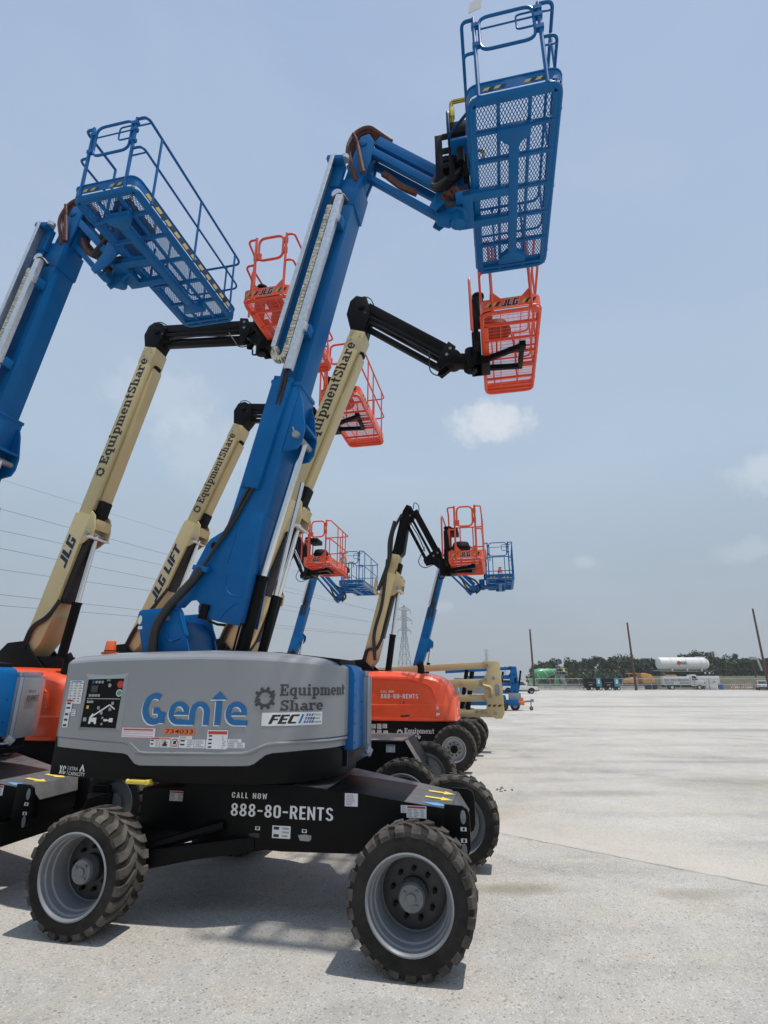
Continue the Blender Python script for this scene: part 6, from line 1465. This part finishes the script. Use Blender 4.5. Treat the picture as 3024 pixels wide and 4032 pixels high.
# tank trailer
tk=thing('tank_trailer','long white tank trailer with red dot and lettering up on the bank','tank trailer',(70.9,131.5,3.15),R(2)); tk.scale=(.94,.94,.94)
m=MB(); m.lathe([(.001,-6.7),(.9,-6.62),(1.45,-6.3),(1.55,-5.9),(1.55,5.2),(1.45,5.6),(1.0,6.2),(.55,6.35),(.001,6.4)],(0,0,2.75),(1,0,0),36); to=m.build('tank','white_paint',tk)
m=MB()
for x in (-3.6,.2,3.9,5.3): m.lathe([(1.55,-.05),(1.62,-.05),(1.62,.05),(1.55,.05)],(x,0,2.75),(1,0,0),36,close=True)
m.box((3.6,-.4,4.28),(6.0,.4,4.42)); 
for x in (-3.6,.2,3.9): m.box((x-.2,-.3,4.2),(x+.2,.3,4.45)); m.prism([(x-.15,.9),(x-.25,1.6),(x+.2,1.6),(x+.1,.9)],-1.3,-1.1)
m.build('band','white_paint',to)
m=MB(); m.box((-7.8,-.8,.95),(-3.6,.8,1.15)); m.box((-6.0,-.5,.8),(6.3,.5,1.05)); m.box((3.9,-1.1,.75),(6.6,1.1,.95)); m.build('frame','steel_grey',tk)
m=MB(); f=lambda a,b,o:(a,-1.56-o,b)
m.cur=0; m.poly([(-1.9+.5*math.cos(R(q)),-1.575,2.85+.5*math.sin(R(q))) for q in range(0,360,20)])
p,W,_=plain('NGEL',.03); m.cur=1; put(m,p,lambda a,b,o:(a,-1.58,b),-1.55,2.55,.72,1.75,W,.0,0)
m.build('lettering',['decal_red','decal_dark'],to,smooth=False,fix=False)
sub_wheels(tk,[(4.6,-1.05,-1),(5.7,-1.05,-1),(4.6,1.05,1),(5.7,1.05,1)],.50,.4,rim='decal_white')
# yellow paver
pv=thing('paver','dusty yellow paving machine half hidden by the middle pole','paver',(56.6,124,0),R(0))
m=MB(); m.box((-3.2,-1.2,.7),(3.2,1.2,1.35)); m.build('frame','black_matt',pv,bevel=.05)
m=MB(); m.prism([(.2,1.2),(.0,3.4),(1.0,3.5),(2.3,3.2),(2.9,2.3),(2.9,1.2)],-1.2,1.2); m.build('hopper','machine_yellow',pv,bevel=.15)
m=MB(); m.prism([(-3.1,1.2),(-3.2,2.1),(-1.8,2.7),(-.9,2.0),(-.8,1.2)],-1.1,1.1); m.build('engine_cover','machine_yellow',pv,bevel=.15)
m=MB(); m.box((-2.6,-1.0,3.35),(.2,1.0,3.5)); 
for x in (-2.5,.1): m.cyl((x,-.9,1.2),(x,-.9,3.4),.06,n=6)
m.build('canopy','machine_yellow',pv)
m=MB(); m.prism([(-2.9,0),(-3.3,.5),(-2.9,.95),(2.9,.95),(3.3,.5),(2.9,0)],-1.25,-.8); m.prism([(-2.9,0),(-3.3,.5),(-2.9,.95),(2.9,.95),(3.3,.5),(2.9,0)],.8,1.25); m.build('track','rubber',pv,bevel=.08)
# white service truck and a white box truck behind it
def work_truck(label,x,y,rz,flat=False):
    r=thing('service_truck',label,'truck',(x,y,0),R(rz),'white work trucks')
    if not flat:
        m=MB(); m.box((-4.2,-1.15,1.0),(1.1,1.15,2.75)); bo=m.build('body','white_paint',r,bevel=.08)
        d=MB(); 
        for (x0,z0,x1,z1) in ((-4.0,1.75,-3.0,2.35),(-2.8,1.75,-1.6,2.35),(-1.4,1.75,.9,2.35),(-4.0,1.1,-2.2,1.6),(-.9,1.1,.9,1.6)): d.poly([(x0,-1.156,z0),(x1,-1.156,z0),(x1,-1.156,z1),(x0,-1.156,z1)])
        d.build('locker_door','decal_grey',bo,smooth=False,fix=False)
        d=MB(); d.box((-3.7,-.8,2.75),(-1.4,.8,2.95)); d.prism([(-4.1,2.76),(-3.6,3.1),(-1.5,3.1),(-1.2,2.76)],-1.05,-.9); d.build('tool_rack','machine_yellow',bo,bevel=.05)
        m=MB(); m.prism([(1.15,.8),(1.15,3.1),(2.3,3.15),(2.9,2.1),(3.7,1.9),(3.9,.8)],-1.15,1.15); c=m.build('cab','white_paint',r,bevel=.1)
        m=MB(); m.prism([(1.5,2.0),(1.5,2.85),(2.2,2.88),(2.65,2.0)],-1.165,-1.155); m.prism([(2.36,3.08),(2.92,2.14),(2.96,2.16),(2.40,3.10)],-1.0,1.0); m.build('window','glass',c)
        m=MB(); m.box((3.8,-1.0,1.1),(3.93,1.0,1.6)); m.build('grille','black_matt',c)
        m=MB(); m.box((-4.2,-.9,.55),(3.9,.9,1.0)); m.build('frame','black_matt',r)
        sub_wheels(r,[(-2.6,-1.0,-1),(2.7,-1.0,-1),(-2.6,1.0,1),(2.7,1.0,1)],.52,.35,rim='decal_white')
    else:
        m=MB(); m.box((-2.4,-1.1,1.0),(2.4,1.1,2.9)); bo=m.build('body','white_paint',r,bevel=.08)
        d=MB(); d.poly([(-2.2,-1.106,2.2),(2.2,-1.106,2.2),(2.2,-1.106,2.35),(-2.2,-1.106,2.35)]); d.poly([(.8,-1.106,1.5),(1.4,-1.106,1.5),(1.4,-1.106,1.8),(.8,-1.106,1.8)]); d.build('side_stripe','decal_grey',bo,smooth=False,fix=False)
        m=MB(); m.box((-2.4,-.9,.5),(2.4,.9,1.0)); m.build('frame','black_matt',r); sub_wheels(r,[(-1.0,-1.0,-1),(1.4,-1.0,-1),(-1.0,1.0,1),(1.4,1.0,1)],.5,.35)
    return r
work_truck('white service truck with lockers and a tool rack below the tank trailer',64.7,121,-14)
work_truck('white enclosed box trailer partly behind the white service truck',72.6,126,-5,flat=True)
# barrels, cones, barricades
for i,(x,y,mn,lab,cat,nm) in enumerate(((72.1,120,'barrel_blue','blue plastic barrel beside the orange barricades','barrel','barrel'),(70.9,120,'decal_white','white plastic barrel left of the blue one','barrel','barrel'))):
    m=MB(); m.lathe([(.001,0),(.30,0),(.34,.2),(.34,.75),(.30,.98),(.001,1.0)],(0,0,0),(0,0,1),18); m.lathe([(.345,.3),(.36,.33),(.345,.36)],(0,0,0),(0,0,1),18); o=m.build(nm,mn); o.location=(x,y,.0); o.scale=(1.3,1.3,1.3); tag(o,lab,cat)
def cone(x,y,lab):
    r=thing('traffic_cone',lab,'traffic cone',(x,y,0),0,'traffic cones by the right fence'); m=MB(); m.box((-.25,-.25,0),(.25,.25,.05)); m.lathe([(.20,.05),(.05,1.0),(.001,1.0)],(0,0,0),(0,0,1),16); o=m.build('body','decal_orange',r); b=MB(); b.lathe([(.163,.25),(.125,.45)],(0,0,0),(0,0,1),16); b.lathe([(.11,.56),(.085,.7)],(0,0,0),(0,0,1),16); b.build('reflective_band','decal_white',o)
for i,x in enumerate((74.6,76.9,79.0)): cone(x,119.6,'orange traffic cone with white bands among the barricades by the right fence')
for i,x in enumerate((75.4,77.6,78.4)):
    r=thing('barricade','red and white barricade board on posts by the right fence','barricade',(x,120.4,0),R(8*i),'barricades by the right fence')
    m=MB(); m.box((-.9,-.03,.9),(.9,.03,1.25)); m.box((-.9,-.03,.4),(.9,.03,.7)); b=m.build('board','decal_white',r)
    m=MB(); 
    for k in range(4): m.prism([(-.9+.45*k,.9),(-.68+.45*k,.9),(-.53+.45*k,1.25),(-.75+.45*k,1.25)],-.034,-.031)
    m.build('stripe','decal_red',b); m=MB()
    for s in (-.7,.7): m.box((s-.04,-.05,0),(s+.04,.05,1.5))
    m.build('post','steel_grey',r)
m=MB(); m.prism([(-1.2,0),(-.9,1.2),(.9,1.2),(1.2,0)],-.3,.3); o=m.build('concrete_block','white_paint',bevel=.04); o.location=(69.2,118.9,0); tag(o,'white barrier block at the front of the white service truck','barrier')
# small posts with camera mast above the bank
r=thing('mast','short wooden mast with a grey box and a hanging panel above the bank','mast',(88.6,133,2.6)); m=MB(); m.cyl((0,0,0),(0,0,4.2),.16,n=8); m.build('post','rust_pole',r); m=MB(); m.box((-.5,-.3,4.1),(.9,.3,4.8)); m.prism([(.9,4.6),(1.4,4.5),(2.0,1.6),(1.5,1.5)],-.1,.1); m.build('box','decal_grey',r,bevel=.05)
# loose clods on the pavement
m=MB(); rnd=random.Random(2)
for i in range(11):
    x=2.2+rnd.gauss(0,.10); y=11.3+rnd.gauss(0,.10); s=rnd.uniform(.012,.035); m.lathe([(.001,0),(s,.0),(s*.9,s*.7),(.001,s)],(x,y,0),(rnd.gauss(0,.3),rnd.gauss(0,.3),1),6)
struct('mud_clods',m,'brown_top',kind='stuff')

# summer haze: one box of even pale air round the whole place
hz=MB(); hz.box((-620,-70,-1),(820,1000,55)); hm=bpy.data.materials.new('haze'); hm.use_nodes=True; nt=hm.node_tree; nt.nodes.clear()
o_=nt.nodes.new('ShaderNodeOutputMaterial'); v_=nt.nodes.new('ShaderNodeVolumePrincipled'); v_.inputs['Color'].default_value=(.93,.96,1,1); v_.inputs['Density'].default_value=.00045; v_.inputs['Anisotropy'].default_value=.2
nt.links.new(v_.outputs[0],o_.inputs['Volume']); struct('haze',hz,hm,kind='stuff',smooth=False)
